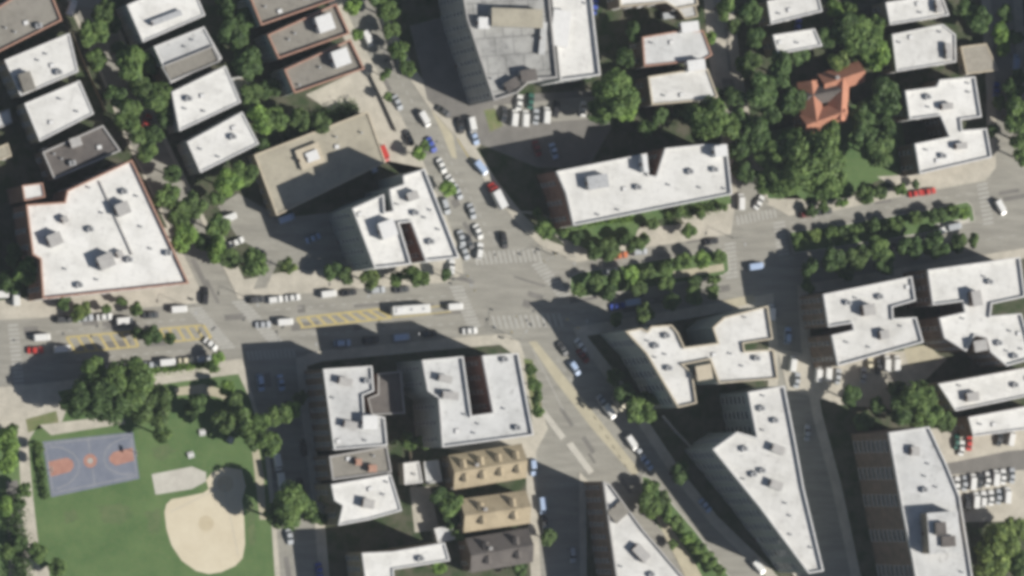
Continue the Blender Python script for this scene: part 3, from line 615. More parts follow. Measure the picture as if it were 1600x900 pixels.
building('town_house', 'white-roofed house cut by the top edge above two orange-edged houses', 'house', [(966, -20), (1082, -40), (1090, 8), (1056, 14), (1040, 4), (968, 11)], 10, 'brick_brown', 'roof_white', 'coping_tan', 0.6, 'houses right of the tall slab', lower=[([(1052, 6), (1084, 2), (1090, 26), (1070, 30)], 5, 'roof_grey', 'brick_tan')])
building('town_house', 'pale grey-roofed house with orange lower edge, upper of the pair', 'house', [(1003, 58), (1062, 48), (1098, 48), (1112, 86), (1098, 94), (1006, 104)], 10, 'brick_brown', 'roof_grey', 'coping_red', 0.5, 'houses right of the tall slab', huts=[(1078, 42, 5.2, 2.8, 2.6, 8, 'metal_white', 'metal_white')])
building('town_house', 'white-roofed house with a raised white hut, lower of the pair', 'house', [(1012, 120), (1072, 110), (1105, 108), (1121, 152), (1086, 158), (1018, 164)], 10, 'brick_brown', 'roof_white', 'coping_tan', 0.5, 'houses right of the tall slab', huts=[(1088, 102, 5.2, 3.0, 2.6, 8, 'metal_white', 'metal_white')])
building('apartment_building', 'long white-roofed apartment block with reddish wall above the boulevard', 'apartment block',
         [(868, 268), (1009, 240), (1012, 274), (1024, 276), (1038, 232), (1098, 226), (1134, 226), (1142, 304), (895, 353), (883, 302)], 16, 'brick_red', 'roof_white', 'coping_white', 0.9,
         huts=[(934, 284, 6.0, 3.6, 2.4, 10, 'stone_grey', 'metal_grey'), (1126, 236, 3.4, 3.0, 3.0, 8, 'metal_white', 'metal_white'), (1008, 256, 1.2, 4.6, 3.2, 8, 'metal_white', 'metal_white')])
# -- top right
building('town_house', 'white-roofed house at the top edge with a red edge stripe', 'house', [(1198, 2), (1276, -14), (1284, 18), (1204, 38)], 9, 'brick_tan', 'roof_white', 'coping_white', 0.5, 'white houses top right')
building('town_house', 'smallest white-roofed house, below the red-striped one', 'house', [(1207, 55), (1272, 45), (1284, 72), (1215, 85)], 9, 'brick_tan', 'roof_white', 'coping_white', 0.5, 'white houses top right')
building('town_house', 'white-roofed house at the top edge right of the dense trees', 'house', [(1383, 4), (1470, -10), (1482, 24), (1390, 39)], 10, 'brick_tan', 'roof_white', 'coping_white', 0.5, 'white houses top right', huts=[(1467, 10, 1.6, 3.4, 1.6, 6)])
building('town_house', 'white-roofed house left of the timber deck', 'house', [(1393, 54), (1472, 38), (1492, 54), (1493, 97), (1400, 112)], 10, 'brick_tan', 'roof_white', 'coping_white', 0.5, 'white houses top right', huts=[(1482, 80, 1.6, 4.4, 1.6, 6)])
building('timber_deck', 'weathered timber roof deck of a low garage, right of white house', 'garage', [(1501, 73), (1541, 68), (1560, 110), (1510, 116)], 4.5, 'wood', 'wood', 'coping_tan', 0.15, units=[])
building('apartment_building', 'H-shaped white-roofed building beside the upper boulevard kerb, far right', 'apartment block',
         [(1413, 142), (1462, 136), (1467, 125), (1522, 120), (1532, 183), (1500, 187), (1502, 204), (1540, 201), (1548, 246), (1436, 272), (1428, 225), (1482, 214), (1468, 181), (1420, 187)], 12, 'brick_brown', 'roof_white', 'coping_white', 0.8,
         huts=[(1480, 166, 3.4, 1.6, 1.6, 8), (1502, 228, 3.4, 1.6, 1.6, 8)])
gabled('gabled_house', 'red-tiled house with three gabled wings deep among trees', 'house', [((1290, 131), (1350, 111), 5.6), ((1317, 124), (1314, 186), 5.6), ((1262, 195), (1320, 174), 5.6), ((1268, 128), (1276, 190), 6.2), ((1264, 150), (1312, 140), 5.0)], 7, 2.4, 'brick_red', 'tile_red', dark=(4,))
# -- right
building('apartment_building', 'white H-shaped block below the boulevard, dark slots cut in both sides', 'apartment block',
         [(1285, 460), (1423, 432), (1429, 470), (1393, 480), (1394, 498), (1430, 496), (1441, 535), (1308, 572), (1298, 524), (1332, 516), (1330, 505), (1293, 511)], 17, 'brick_brown', 'roof_white', 'coping_white', 0.9,
         huts=[(1358, 484, 3.4, 3.0, 2.8, 10), (1382, 523, 2.6, 2.4, 1.8, 10)])
building('apartment_building', 'white H-shaped block at the right edge with a long shadowed slot', 'apartment block',
         [(1448, 422), (1592, 402), (1600, 464), (1548, 475), (1546, 494), (1594, 490), (1614, 560), (1572, 572), (1546, 550), (1540, 528), (1522, 524), (1508, 549), (1474, 528), (1466, 497), (1506, 488), (1503, 471), (1456, 477)], 17, 'brick_brown', 'roof_white', 'coping_white', 0.9,
         huts=[(1526, 466, 2.8, 4.2, 2.8, 10), (1532, 540, 4, 3, 2.4, 10)])
building('town_house', 'white-roofed house at the right edge under the two H-shaped blocks', 'house', [(1465, 600), (1612, 573), (1620, 616), (1492, 642)], 11, 'brick_tan', 'roof_white', 'coping_white', 0.6, huts=[(1520, 620, 3.6, 2.4, 1.8, 8)])
building('town_house', 'white-roofed house at the right edge directly above the car park', 'house', [(1512, 652), (1620, 632), (1626, 668), (1520, 682)], 10, 'brick_brown', 'roof_white', 'coping_white', 0.6)
building('apartment_tower', 'tall long pale-roofed building with banded brown wall, bottom right', 'tower', [(1387, 676), (1450, 667), (1477, 725), (1498, 776), (1512, 864), (1532, 1000), (1446, 1000), (1424, 872), (1410, 803)], 26, 'brick_brown', 'roof_grey', 'coping_white', 0.9,
         huts=[(1430, 705, 2.4, 2.4, 1.6, 0), (1474, 832, 9.5, 11.5, 5.0, 4, 'brick_tan', 'roof_grey'), (1470, 826, 3.0, 3.4, 6.6, 4, 'brick_tan', 'roof_dark'), (1482, 846, 4.0, 2.8, 6.2, 4, 'brick_tan', 'roof_dark')])  # the two dark hut tops stand in for a shaded recess
building('apartment_building', 'dark brick building cut by the right edge above the boulevard crossing', 'apartment block', [(1636, -120), (1800, -130), (1810, 195), (1650, 205)], 17, 'brick_brown', 'roof_grey', 'coping_grey', 0.8)  # added past the frame edge to cast shade over the cross street
building('wedge_building', 'long white wedge-shaped building tapering to the bottom edge', 'commercial building',
         [(1167, 613), (1224, 603), (1241, 690), (1254, 762), (1285, 892), (1262, 896), (1185, 792), (1112, 702), (1150, 675), (1181, 684)], 21, 'render_pale', 'roof_white', 'coping_white', 1.0,
         huts=[(1216, 702, 3.6, 2.2, 1.8, -20), (1213, 758, 3.6, 2.2, 1.8, -20)])
building('apartment_building', 'white-roofed building with stepped outline inside the triangle of streets', 'apartment block',
         [(976, 518), (1000, 513), (1010, 518), (1016, 510), (1048, 508), (1058, 520), (1068, 543), (1120, 536), (1112, 512), (1130, 496), (1198, 478), (1206, 530), (1160, 537), (1162, 549), (1207, 546), (1214, 592), (1122, 599), (1108, 562), (1066, 570), (1080, 582), (1087, 630), (1058, 637), (1008, 552)], 20, 'render_pale', 'roof_white', 'coping_tan', 0.9,
         huts=[(1100, 582, 4.5, 4.0, 2.4, 10, 'brick_tan', 'coping_tan')])
# -- lower middle
building('apartment_building', 'pale weathered building beside the park street, narrower of two by avenue', 'apartment block',
         [(504, 577), (580, 572), (583, 611), (566, 618), (568, 646), (600, 652), (604, 696), (521, 703)], 17, 'brick_brown', 'roof_grey', 'coping_white', 0.8,
         huts=[(540, 596, 3.6, 1.8, 1.8, -10), (548, 664, 3.6, 1.8, 1.8, -10), (578, 660, 4, 3.6, 2.4, 0, 'metal_white', 'metal_white')],
         lower=[([(590, 584), (626, 580), (632, 646), (580, 648), (574, 622), (590, 616)], 12, 'roof_dark', 'brick_red')])
building('apartment_building', 'grey-white U-shaped block with deep dark light well, facing the crossroads', 'apartment block',
         [(658, 563), (722, 557), (735, 650), (769, 645), (752, 556), (808, 552), (832, 680), (690, 699), (684, 622), (667, 611)], 22, 'render_pale', 'roof_grey', 'coping_white', 1.0, well=(724, 550, 772, 654),
         huts=[(696, 592, 3.6, 1.8, 1.8, -10), (704, 618, 4.4, 2.0, 1.8, -4)])
building('row_house', 'flat grey-brown roofed house between two pale roofs, by the park street', 'house', [(514, 713), (604, 697), (611, 738), (519, 750)], 15, 'brick_brown', 'roof_brown', 'coping_grey', 0.5, huts=[(560, 722, 1.6, 1.6, 1.4, 0, 'brick_red', 'coping_red'), (582, 732, 2.2, 1.8, 1.6, 0, 'brick_red', 'coping_red')])
building('row_house', 'white-roofed house under the grey-brown one, notched left side', 'house', [(517, 757), (610, 741), (627, 798), (576, 812), (528, 821), (535, 790), (522, 782)], 16, 'brick_tan', 'roof_white', 'coping_white', 0.5, huts=[(576, 787, 3.0, 2.4, 2.0, -10)])
building('garage', 'small square white-roofed garage behind the notched white house', 'garage', [(630, 724), (654, 721), (660, 754), (632, 757)], 5, 'render_pale', 'roof_white', 'coping_white', 0.3, units=['vent'], lower=[([(662, 722), (684, 719), (690, 752), (666, 756)], 4, 'roof_grey', 'brick_tan')])
gabled('gabled_house', 'tan-shingled house with dormers, just below the U-shaped grey-white block', 'house', [((712, 738), (822, 720), 9.0)], 8, 2.6, 'brick_tan', 'tile_tan', 4, 'tan gabled houses')
gabled('gabled_house', 'tan-shingled house in the middle of three gabled houses', 'house', [((728, 806), (828, 792), 8.6)], 8, 2.6, 'brick_tan', 'tile_tan', 2, 'tan gabled houses')
gabled('gabled_house', 'dark grey gabled house, lowest of three at the bottom edge', 'house', [((738, 868), (832, 852), 9.0)], 8, 2.6, 'brick_brown', 'roof_dark', 2, 'tan gabled houses')
building('row_house', 'long white-roofed house at the bottom edge left of gabled houses', 'house', [(565, 864), (612, 862), (694, 848), (702, 876), (614, 890), (618, 950), (576, 950)], 15, 'brick_tan', 'roof_white', 'coping_white', 0.5, units=['vent', 'vent', 'hatch', 'ac'])
building('shed', 'little pale shed with open dark middle beside the driveway, lower centre', 'shed', [(678, 826), (706, 820), (711, 842), (684, 848)], 3.5, 'render_pale', 'roof_grey', 'coping_white', 0.4, units=[], door=False)
building('commercial_block', 'pointed white-roofed building by the diagonal street at the bottom edge', 'commercial building', [(941, 752), (952, 757), (1004, 828), (1072, 908), (1130, 990), (975, 990), (957, 868)], 15, 'brick_brown', 'roof_white', 'coping_grey', 0.8,
         huts=[(1002, 864, 5.0, 2.6, 1.8, -45), (966, 800, 4.0, 5.0, 0.9, -50, 'brick_brown', 'roof_brown')])

# ------------------------------------------------------------------ trees
def crown_mesh(seed, n=1700, lobes=17, leaf=0.15):
    rnd = random.Random(seed); mb = MB(); L = []
    for i in range(lobes):
        t = rnd.uniform(0, 6.283); rr = math.sqrt(rnd.uniform(0, 1)) * 0.66; z = rnd.uniform(-0.35, 0.55) * (1 - rr * 0.5)
        L.append((Vector((rr * math.cos(t), rr * math.sin(t), z)), rnd.uniform(0.22, 0.42)))
    for i in range(n):
        c, s = rnd.choice(L); d = Vector((rnd.gauss(0, 1), rnd.gauss(0, 1), rnd.gauss(0.25, 1))).normalized()
        p = c + d * s * rnd.uniform(0.75, 1.06)
        nrm = (d + Vector((rnd.gauss(0, .45), rnd.gauss(0, .45), rnd.gauss(0.35, .45)))).normalized()
        u = nrm.orthogonal().normalized(); w = nrm.cross(u); a = rnd.uniform(0, 6.283)
        u, w = u * math.cos(a) + w * math.sin(a), w * math.cos(a) - u * math.sin(a)
        k = leaf * rnd.uniform(0.6, 1.25)
        mb.quad(p - u * k, p - w * k * 0.6, p + u * k, p + w * k * 0.6)
    return mb.mesh('crown', M['leaf'])
CROWNS = [crown_mesh(100 + i) for i in range(9)]
BIG = [crown_mesh(300 + i, 5200, 34, 0.085) for i in range(3)]
def trunk_mesh(seed):
    rnd = random.Random(seed); mb = MB(); mb.tube((0, 0, -0.1), (0.02, 0, 0.55), 0.05, 0.036, 8, cap=False); mb.tube((0.02, 0, 0.55), (0, 0.01, 1.0), 0.036, 0.015, 7)
    for i in range(5):
        t = i * 1.256 + rnd.uniform(-.3, .3); z = rnd.uniform(0.45, 0.7); l = rnd.uniform(0.22, 0.36)
        mb.tube((0.015, 0, z), (l * math.cos(t), l * math.sin(t), z + rnd.uniform(0.15, 0.3)), 0.02, 0.007, 5)
    return mb.mesh('trunk', M['bark'])
TRUNKS = [trunk_mesh(i) for i in range(3)]
TONES = {'dark green': (0.62, 0.72, 0.72), 'green': (0.92, 1.0, 0.9), 'bright green': (1.25, 1.4, 1.0), 'olive': (1.12, 1.08, 0.95), 'dull green': (0.8, 0.85, 0.85)}
tcount = 0
def tree(px, py, r, tone, label, group, hk=1.0, name='tree', rs=1.0):
    global tcount
    rnd = random.Random(label + str(px)); rm = r * rs * (1.0 if r > 32 else rnd.uniform(0.98, 1.3)) / 5.35; hgt = ((3.0 + rm * 1.95) if r > 13 else (2.0 + rm * 1.8)) * hk * (0.8 if r > 32 else 1.0); zc = hgt - rm * 0.72
    c = W(px, py, zc); t = root(name, (c.x, c.y, KERB), rnd.uniform(0, 6.28)); tag(t, label, 'tree', group)
    link('trunk', TRUNKS[tcount % 3], t, (0, 0, 0), 0, (zc * 1.05 * 0.8,) * 2 + (zc * 1.05,))
    k = link('crown', BIG[tcount % 3] if r > 27 else CROWNS[tcount % 9], t, (0, 0, zc - KERB), 0, (rm * rnd.uniform(1.0, 1.14), rm * rnd.uniform(1.0, 1.14), rm * rnd.uniform(0.85, 1.0)))
    v = rnd.uniform(0.85, 1.12); k.color = tuple(x * v for x in TONES[tone]) + (1,)
    tcount += 1
ORD = ['first', 'second', 'third', 'fourth', 'fifth', 'sixth', 'seventh', 'eighth', 'ninth', 'tenth', 'eleventh', 'twelfth', 'thirteenth', 'fourteenth', 'fifteenth', 'sixteenth', 'seventeenth', 'eighteenth', 'nineteenth', 'twentieth']
def where(i, n, side, end):
    if i == 0: return side + 'most'
    if i == n - 1: return end + 'most'
    return ORD[i] + ' from ' + {'left': 'the left', 'top': 'the top', 'upper': 'the top'}[side]
def grove(lst, place, group, axis='x', hk=1.0, noun='tree', rs=1.0):
    lst = sorted(lst, key=lambda t: t[0] if axis == 'x' else t[1]); n = len(lst)
    s, e = ('left', 'right') if axis == 'x' else ('upper', 'lower')
    for i, (x, y, r, *t) in enumerate(lst):
        tone = t[0] if t else 'green'
        tree(x, y, r, tone, f'{tone} {noun}, {where(i, n, s, e)} {place}', group, hk, 'tree', rs)
D, B_, O_, U = 'dark green', 'bright green', 'olive', 'dull green'
grove([(145, 52, 19), (150, 92, 17), (163, 15, 15, U), (180, 38, 13, D), (205, 98, 21), (218, 132, 17, U), (250, 150, 19), (258, 182, 17, D), (202, 182, 20), (212, 210, 16, U), (230, 238, 17), (238, 212, 14, D), (178, 150, 15, D), (232, 100, 14, D), (185, 80, 14, D)], 'along the narrow tree-lined street', 'trees along the narrow upper left street', 'y')
grove([(352, 12, 20, D), (366, 55, 20, D), (388, 30, 16, D), (384, 98, 20, D), (372, 78, 14, U), (396, 150, 19, U), (428, 188, 20), (406, 188, 18, B_), (466, 186, 16, U), (500, 192, 14, U), (420, 140, 14, D), (410, 226, 12, D)], 'between second row and red-edged houses', 'trees between the house rows', 'y')
grove([(262, 305, 19), (284, 338, 21), (290, 374, 19, B_), (302, 322, 17, U), (356, 288, 21, B_), (382, 270, 17), (338, 355, 16), (336, 388, 18, B_), (392, 410, 21), (450, 416, 14, O_), (340, 310, 13), (318, 378, 12, D), (360, 402, 15, U), (270, 270, 14, D)], 'around the grey car park', 'trees round the grey car park')
grove([(42, 425, 24), (14, 440, 18, D), (20, 400, 18, D)], 'at left wall of the largest white building', 'trees by the largest white building')
grove([(552, 8, 13, B_), (558, 52, 9, B_), (601, 116, 9), (606, 152, 8), (605, 18, 15), (611, 48, 13, U), (622, 80, 13), (636, 108, 12), (590, -6, 14, D), (655, 240, 11, B_), (664, 228, 8), (699, 293, 12, B_)], 'along the upper diagonal street', 'street trees on the upper diagonal', 'y')
grove([(650, 430, 20), (576, 435, 17, O_), (542, 430, 13, U), (696, 430, 8, D), (520, 425, 12, D), (620, 436, 12)], 'below the white U-shaped block', 'trees below the white U-shaped block')
grove([(840, 334, 9), (852, 358, 15), (880, 362, 10), (950, 388, 20, U), (996, 378, 16), (925, 392, 15, D), (902, 372, 12, D), (975, 372, 14, D), (1076, 362, 15), (1094, 334, 9), (1130, 324, 8), (1060, 330, 9), (1018, 350, 10, U)], 'in front of the long reddish-walled block', 'trees before the long apartment block', hk=0.72, rs=0.88)
grove([(905, 452, 14), (930, 440, 14, U), (958, 436, 14), (985, 430, 14, B_), (1010, 426, 13, U), (1040, 418, 13), (1066, 412, 14), (1096, 406, 15, B_), (1122, 402, 12), (948, 456, 13, D), (998, 450, 14, U), (1040, 444, 14), (1085, 440, 13, D), (1115, 436, 12)], "on the boulevard's left planted median", 'median trees left of the cross street', hk=0.72, rs=0.88)
grove([(962, 500, 12, D), (1005, 488, 13, U), (1048, 470, 14, D), (1085, 462, 15, U), (1115, 456, 12)], 'along the shaded lower carriageway', 'trees on the shaded pavement')
grove([(1287, 322, 11), (1315, 316, 11, B_), (1350, 303, 19), (1374, 300, 12, U), (1406, 297, 13, B_), (1268, 330, 9, D), (1430, 288, 7, D)], "along the boulevard's upper kerb, right side", 'street trees on the upper kerb', hk=0.72, rs=0.88)
grove([(1250, 377, 12), (1275, 367, 11, O_), (1298, 362, 11), (1316, 366, 10, U), (1336, 358, 14), (1364, 350, 13, D), (1400, 350, 14), (1430, 342, 13), (1464, 338, 15, D), (1488, 331, 13), (1506, 333, 10, B_), (1382, 362, 11, U)], "on the boulevard's right planted median", 'median trees right of the cross street', hk=0.72, rs=0.88)
grove([(1266, 420, 17, D), (1300, 408, 20, D), (1340, 400, 22, U), (1372, 390, 20), (1384, 412, 16, D), (1420, 390, 18, D), (1460, 384, 20, D), (1498, 380, 15, U), (1522, 376, 11), (1262, 446, 12), (1320, 425, 14, D)], 'along the shaded pavement above two H-shaped blocks', 'trees above the two H-shaped blocks')
grove([(1182, 205, 26, D), (1164, 225, 20, D), (1204, 240, 26), (1262, 246, 52), (1224, 278, 30), (1284, 282, 28), (1300, 206, 16), (1352, 215, 26, D), (1376, 238, 23, U), (1382, 198, 20, D), (1345, 180, 20, D), (1382, 150, 23, D), (1200, 285, 18), (1310, 285, 16)], 'in the big wooded garden', 'trees in the wooded garden')
grove([(1190, 140, 23, D), (1222, 108, 23, D), (1236, 160, 19, D), (1204, 172, 18, D), (1175, 100, 16, U), (1250, 85, 16, D), (1262, 150, 15, D), (1275, 178, 10, D)], 'left of the red-tiled house', 'trees left of the red-tiled house')
grove([(1345, 58, 36), (1366, 40, 20), (1318, 42, 18, D), (1371, 84, 20, B_), (1310, 96, 16, O_), (1340, 100, 13), (1300, 14, 13, B_), (1326, 10, 11), (1290, 60, 14, D)], 'above the red-tiled house', 'trees above the red-tiled house')
grove([(1562, 52, 17, B_), (1566, 78, 11, B_), (1590, 180, 25), (1597, 212, 20, U), (1530, 32, 16, D), (1512, 15, 15, D), (1598, 242, 14), (1580, 140, 15, D), (1560, 160, 12, U), (1572, 20, 16, D), (1585, 60, 14, D), (1592, 118, 14, D), (1552, 205, 11, D)], 'by the right-hand upper cross street', 'trees at the upper right edge', 'y')
grove([(1132, 10, 18), (1146, 42, 13, U), (1160, 100, 11), (1166, 112, 10, B_), (1180, 60, 16, D), (1170, 20, 16, D), (1120, 150, 13, D), (1146, 150, 15, D), (1155, 185, 15, D), (1150, 235, 14, D), (1165, 270, 15, D), (1152, 262, 11, D), (1110, 60, 9, B_)], 'beside the upper cross street driveway', 'trees by the upper driveway', 'y')
grove([(960, 148, 30), (944, 138, 20, U), (976, 176, 18, B_), (938, 172, 17, D), (1105, 184, 30), (1080, 178, 18, U), (1136, 195, 19), (1060, 170, 12, D), (1030, 182, 14, D), (1010, 200, 13, D), (990, 50, 14, D), (975, 90, 15, D)], 'around the pair of orange-edged houses', 'trees around the orange-edged houses')
grove([(1000, 642, 20), (976, 618, 17, D), (1012, 622, 14, U), (960, 590, 11, D), (1062, 740, 16, D)], 'in the shaded side of the lower diagonal street', 'trees on the shaded diagonal pavement', 'y')
grove([(1432, 624, 30), (1446, 648, 22), (1408, 640, 20, D), (1474, 660, 16, U), (1400, 606, 16, D), (1350, 660, 18, D), (1330, 620, 14, D), (1372, 634, 14, D)], 'in the courtyard above the tall banded building', 'courtyard trees')
grove([(1558, 862, 42, O_), (1540, 892, 22, O_), (1588, 828, 20, O_), (1594, 884, 20, U)], 'in the bottom right corner', 'trees in the bottom right corner', 'y')
grove([(1016, 758, 15), (1014, 790, 20), (1032, 782, 15, U), (1042, 802, 14), (1058, 820, 13), (1074, 840, 13, B_), (1090, 856, 12), (1106, 874, 12), (1122, 892, 11), (1050, 850, 9)], 'on the diagonal planted median', 'trees on the diagonal median', 'y', hk=0.75, rs=0.9)
grove([(834, 600, 12), (838, 622, 12, U), (828, 578, 9), (840, 642, 9)], 'on the verge right of the grey-white block', 'verge trees', 'y')
grove([(640, 690, 13), (690, 776, 17, D), (706, 790, 18), (855, 840, 13, U), (812, 890, 11, D), (704, 812, 12, D), (510, 780, 11, D), (660, 690, 10), (716, 836, 9), (685, 884, 12, B_)], 'among the gabled houses, lower centre', 'back garden trees')
grove([(455, 790, 28), (482, 800, 18), (430, 806, 16, U), (506, 812, 10), (436, 650, 16), (456, 640, 14, B_), (410, 664, 18), (420, 692, 15), (470, 620, 12, D)], 'on the shaded street beside the park', 'trees on the park street', 'y', 1.15)
grove([(150, 580, 20), (196, 604, 40), (170, 628, 28, D), (234, 634, 34, U), (216, 580, 18), (140, 620, 28, D), (112, 632, 20, D), (252, 676, 15)], 'in the big clump above the sports court', 'trees above the sports court', hk=1.1)  # dark crown tone also paints in shade from neighbouring trees
grove([(380, 662, 22), (400, 684, 17), (346, 662, 18, U), (310, 632, 15, D), (340, 560, 10, B_), (332, 574, 9), (354, 606, 13, B_), (300, 640, 12, D), (362, 632, 14, U)], "along the park's right side", 'trees at the park corner')
grove([(4, 690, 21, B_), (12, 722, 16, B_), (20, 672, 10), (8, 790, 15, B_), (38, 766, 11), (56, 862, 13), (92, 886, 13), (60, 700, 8), (62, 722, 7), (28, 790, 10, D), (30, 850, 12, D), (14, 860, 12)], 'beside the path left of the sports court', 'trees at the lower left edge', 'y')
grove([(116, 496, 9, O_), (128, 484, 11, O_), (166, 483, 8), (212, 482, 10), (190, 472, 7, U), (100, 474, 9, D)], 'on the pavement under the largest white building', 'pavement trees by the avenue', hk=0.8)
grove([(236, 526, 13, D), (215, 520, 9, D), (266, 528, 10, D)], "between the avenue's yellow painted strips", 'trees in the avenue median')
def hedge(name, label, a, b, w, h, tone, group=None):
    A, B = W(*a, h), W(*b, h); rnd = random.Random(label); mb = MB(); d = B - A; L = d.length; n = int(L * w * 26)
    c = (A + B) / 2; u0 = d.normalized(); v0 = Vector((-u0.y, u0.x, 0))
    for i in range(n):
        p = u0 * rnd.uniform(-L / 2, L / 2) + v0 * rnd.gauss(0, w * 0.3); p.z = h * rnd.uniform(0.25, 1.0) * (1 + 0.15 * math.sin(p.x * 1.3 + p.y))
        nrm = Vector((rnd.gauss(0, .7), rnd.gauss(0, .7), rnd.gauss(0.6, .5))).normalized(); u = nrm.orthogonal().normalized(); q = nrm.cross(u); k = rnd.uniform(0.2, 0.42)
        mb.quad(p - u * k, p - q * k * .7, p + u * k, p + q * k * .7)
    o = link(name, mb.mesh(name, M['leaf']), None, (c.x, c.y, KERB)); o.color = TONES[tone] + (1,); return tag(o, label, 'hedge', group)
hedge('hedge', 'bright hedge along the sunny lower wall of the long apartment block', (858, 352), (990, 340), 2.2, 1.6, B_)
hedge('hedge', 'trimmed hedge before the right end of the long apartment block', (1042, 336), (1126, 322), 2.6, 1.5, 'green')
hedge('hedge', 'long low hedge behind the cars parked along the park', (170, 586), (330, 570), 1.8, 1.4, B_)
hedge('hedge', 'dark hedge along the upper side of the tan-roofed hall', (440, 214), (560, 166), 4.0, 2.4, D)
hedge('hedge', 'tall dark hedge beside the path at the lower left edge', (22, 772), (44, 960), 4.5, 3.2, D)  # hedge added to darken the shaded band beside the path
hedge('hedge', 'low hedge along the left edge of the sports court', (58, 690), (72, 780), 1.6, 1.4, D)

# ------------------------------------------------------------------ vehicles
def loft(sections, mi=0, mb=None):
    """sections: (x, half width, z0, z1) -> closed body with bevelled shoulders"""
    mb = mb or MB(); k0 = len(mb.v); n = 8
    for x, hw, z0, z1 in sections:
        s = min(0.14, (z1 - z0) * 0.35)
        for y, z in ((-hw * .92, z0), (-hw, z0 + s), (-hw, z1 - s), (-hw * .86, z1), (hw * .86, z1), (hw, z1 - s), (hw, z0 + s), (hw * .92, z0)): mb.v.append((x, y, z))
    for i in range(len(sections) - 1):
        for j in range(n): a = k0 + i * n + j; b = k0 + i * n + (j + 1) % n; mb.f.append((a, a + n, b + n, b)); mb.m.append(mi)
    mb.f.append(tuple(k0 + j for j in range(n))); mb.m.append(mi); e = k0 + (len(sections) - 1) * n; mb.f.append(tuple(e + n - 1 - j for j in range(n))); mb.m.append(mi)
    return mb
def wheel_mesh(r, w):
    mb = MB(); mb.tube((0, -w / 2, 0), (0, w / 2, 0), r, r, 14, 0); mb.tube((0, w / 2, 0), (0, -w / 2, 0), r * 0.98, r * 0.98, 14, 0); mb.tube((0, w / 2, 0), (0, w / 2 + 0.02, 0), r * .58, r * .5, 10, 1); mb.tube((0, -w / 2, 0), (0, -w / 2 - 0.02, 0), r * .58, r * .5, 10, 1)
    return mb.mesh('wheel', [M['rubber'], M['metal_grey']])
WHEEL, WHEEL_B = wheel_mesh(0.33, 0.22), wheel_mesh(0.5, 0.3)
def car_parts(L=4.6, Wd=1.84, Hh=1.46, suv=False):
    h = L / 2; w = Wd / 2
    body = loft([(-h, w * .82, .38, .78), (-h + .12, w * .93, .25, .9), (-h + .8, w, .2, .93), (0, w, .2, .95), (h - 1.1, w, .2, .92), (h - .25, w * .92, .22, .78), (h, w * .78, .35, .62)])
    tb = -h + (0.25 if suv else 0.85); tf = h - 1.25; rb, rf = tb + (0.25 if suv else 0.55), tf - 0.75
    zb, zt = 0.93, Hh; wb, wt = w * .93, w * .76
    loft([(rb, wt, zt - .05, zt), (rb + .3, wt, zt - .05, zt + .03), (rf - .2, wt, zt - .05, zt + .03), (rf, wt, zt - .05, zt)], 0, body)
    for x in ((rb + rf) / 2 - .1,):
        for s in (-1, 1): body.quad((x - .06, s * wb, zb), (x + .06, s * wb, zb), (x + .06, s * (wt + .02), zt - .02), (x - .06, s * (wt + .02), zt - .02))
    P = [('body', body.mesh('car_body', M['car_paint']))]
    g = MB(); g.quad((tf, -wb, zb), (tf, wb, zb), (rf, wt, zt - .03), (rf, -wt, zt - .03)); P.append(('windscreen', g.mesh('windscreen', M['glass'])))
    g = MB(); g.quad((tb, wb, zb), (tb, -wb, zb), (rb, -wt, zt - .03), (rb, wt, zt - .03)); P.append(('rear_window', g.mesh('rear_window', M['glass'])))
    for s in (-1, 1):
        g = MB(); g.quad(*[(tb, s * wb * .99, zb), (tf, s * wb * .99, zb), (rf, s * wt, zt - .03), (rb, s * wt, zt - .03)][::s]); P.append(('side_window', g.mesh('side_window', M['glass'])))
    return P, [(x, s * (w - .1)) for x in (h - .85, -h + .85) for s in (-1, 1)], 0.33, WHEEL
KIND = {'car': car_parts(), 'suv': car_parts(4.85, 1.95, 1.72, True)}
def van_parts():
    b = loft([(-2.4, .92, .35, 1.95), (-2.3, .95, .3, 2.05), (1.15, .95, .3, 2.05), (1.3, .94, .3, 1.95), (1.7, .93, .3, 1.1), (2.3, .88, .3, .95), (2.4, .78, .4, .8)])
    P = [('body', b.mesh('van_body', M['car_paint']))]
    g = MB(); g.quad((1.72, -.84, 1.13), (1.72, .84, 1.13), (1.34, .82, 1.92), (1.34, -.82, 1.92)); P.append(('windscreen', g.mesh('windscreen', M['glass'])))
    return P, [(x, s * .85) for x in (1.55, -1.5) for s in (-1, 1)], 0.36, WHEEL
KIND['van'] = van_parts()
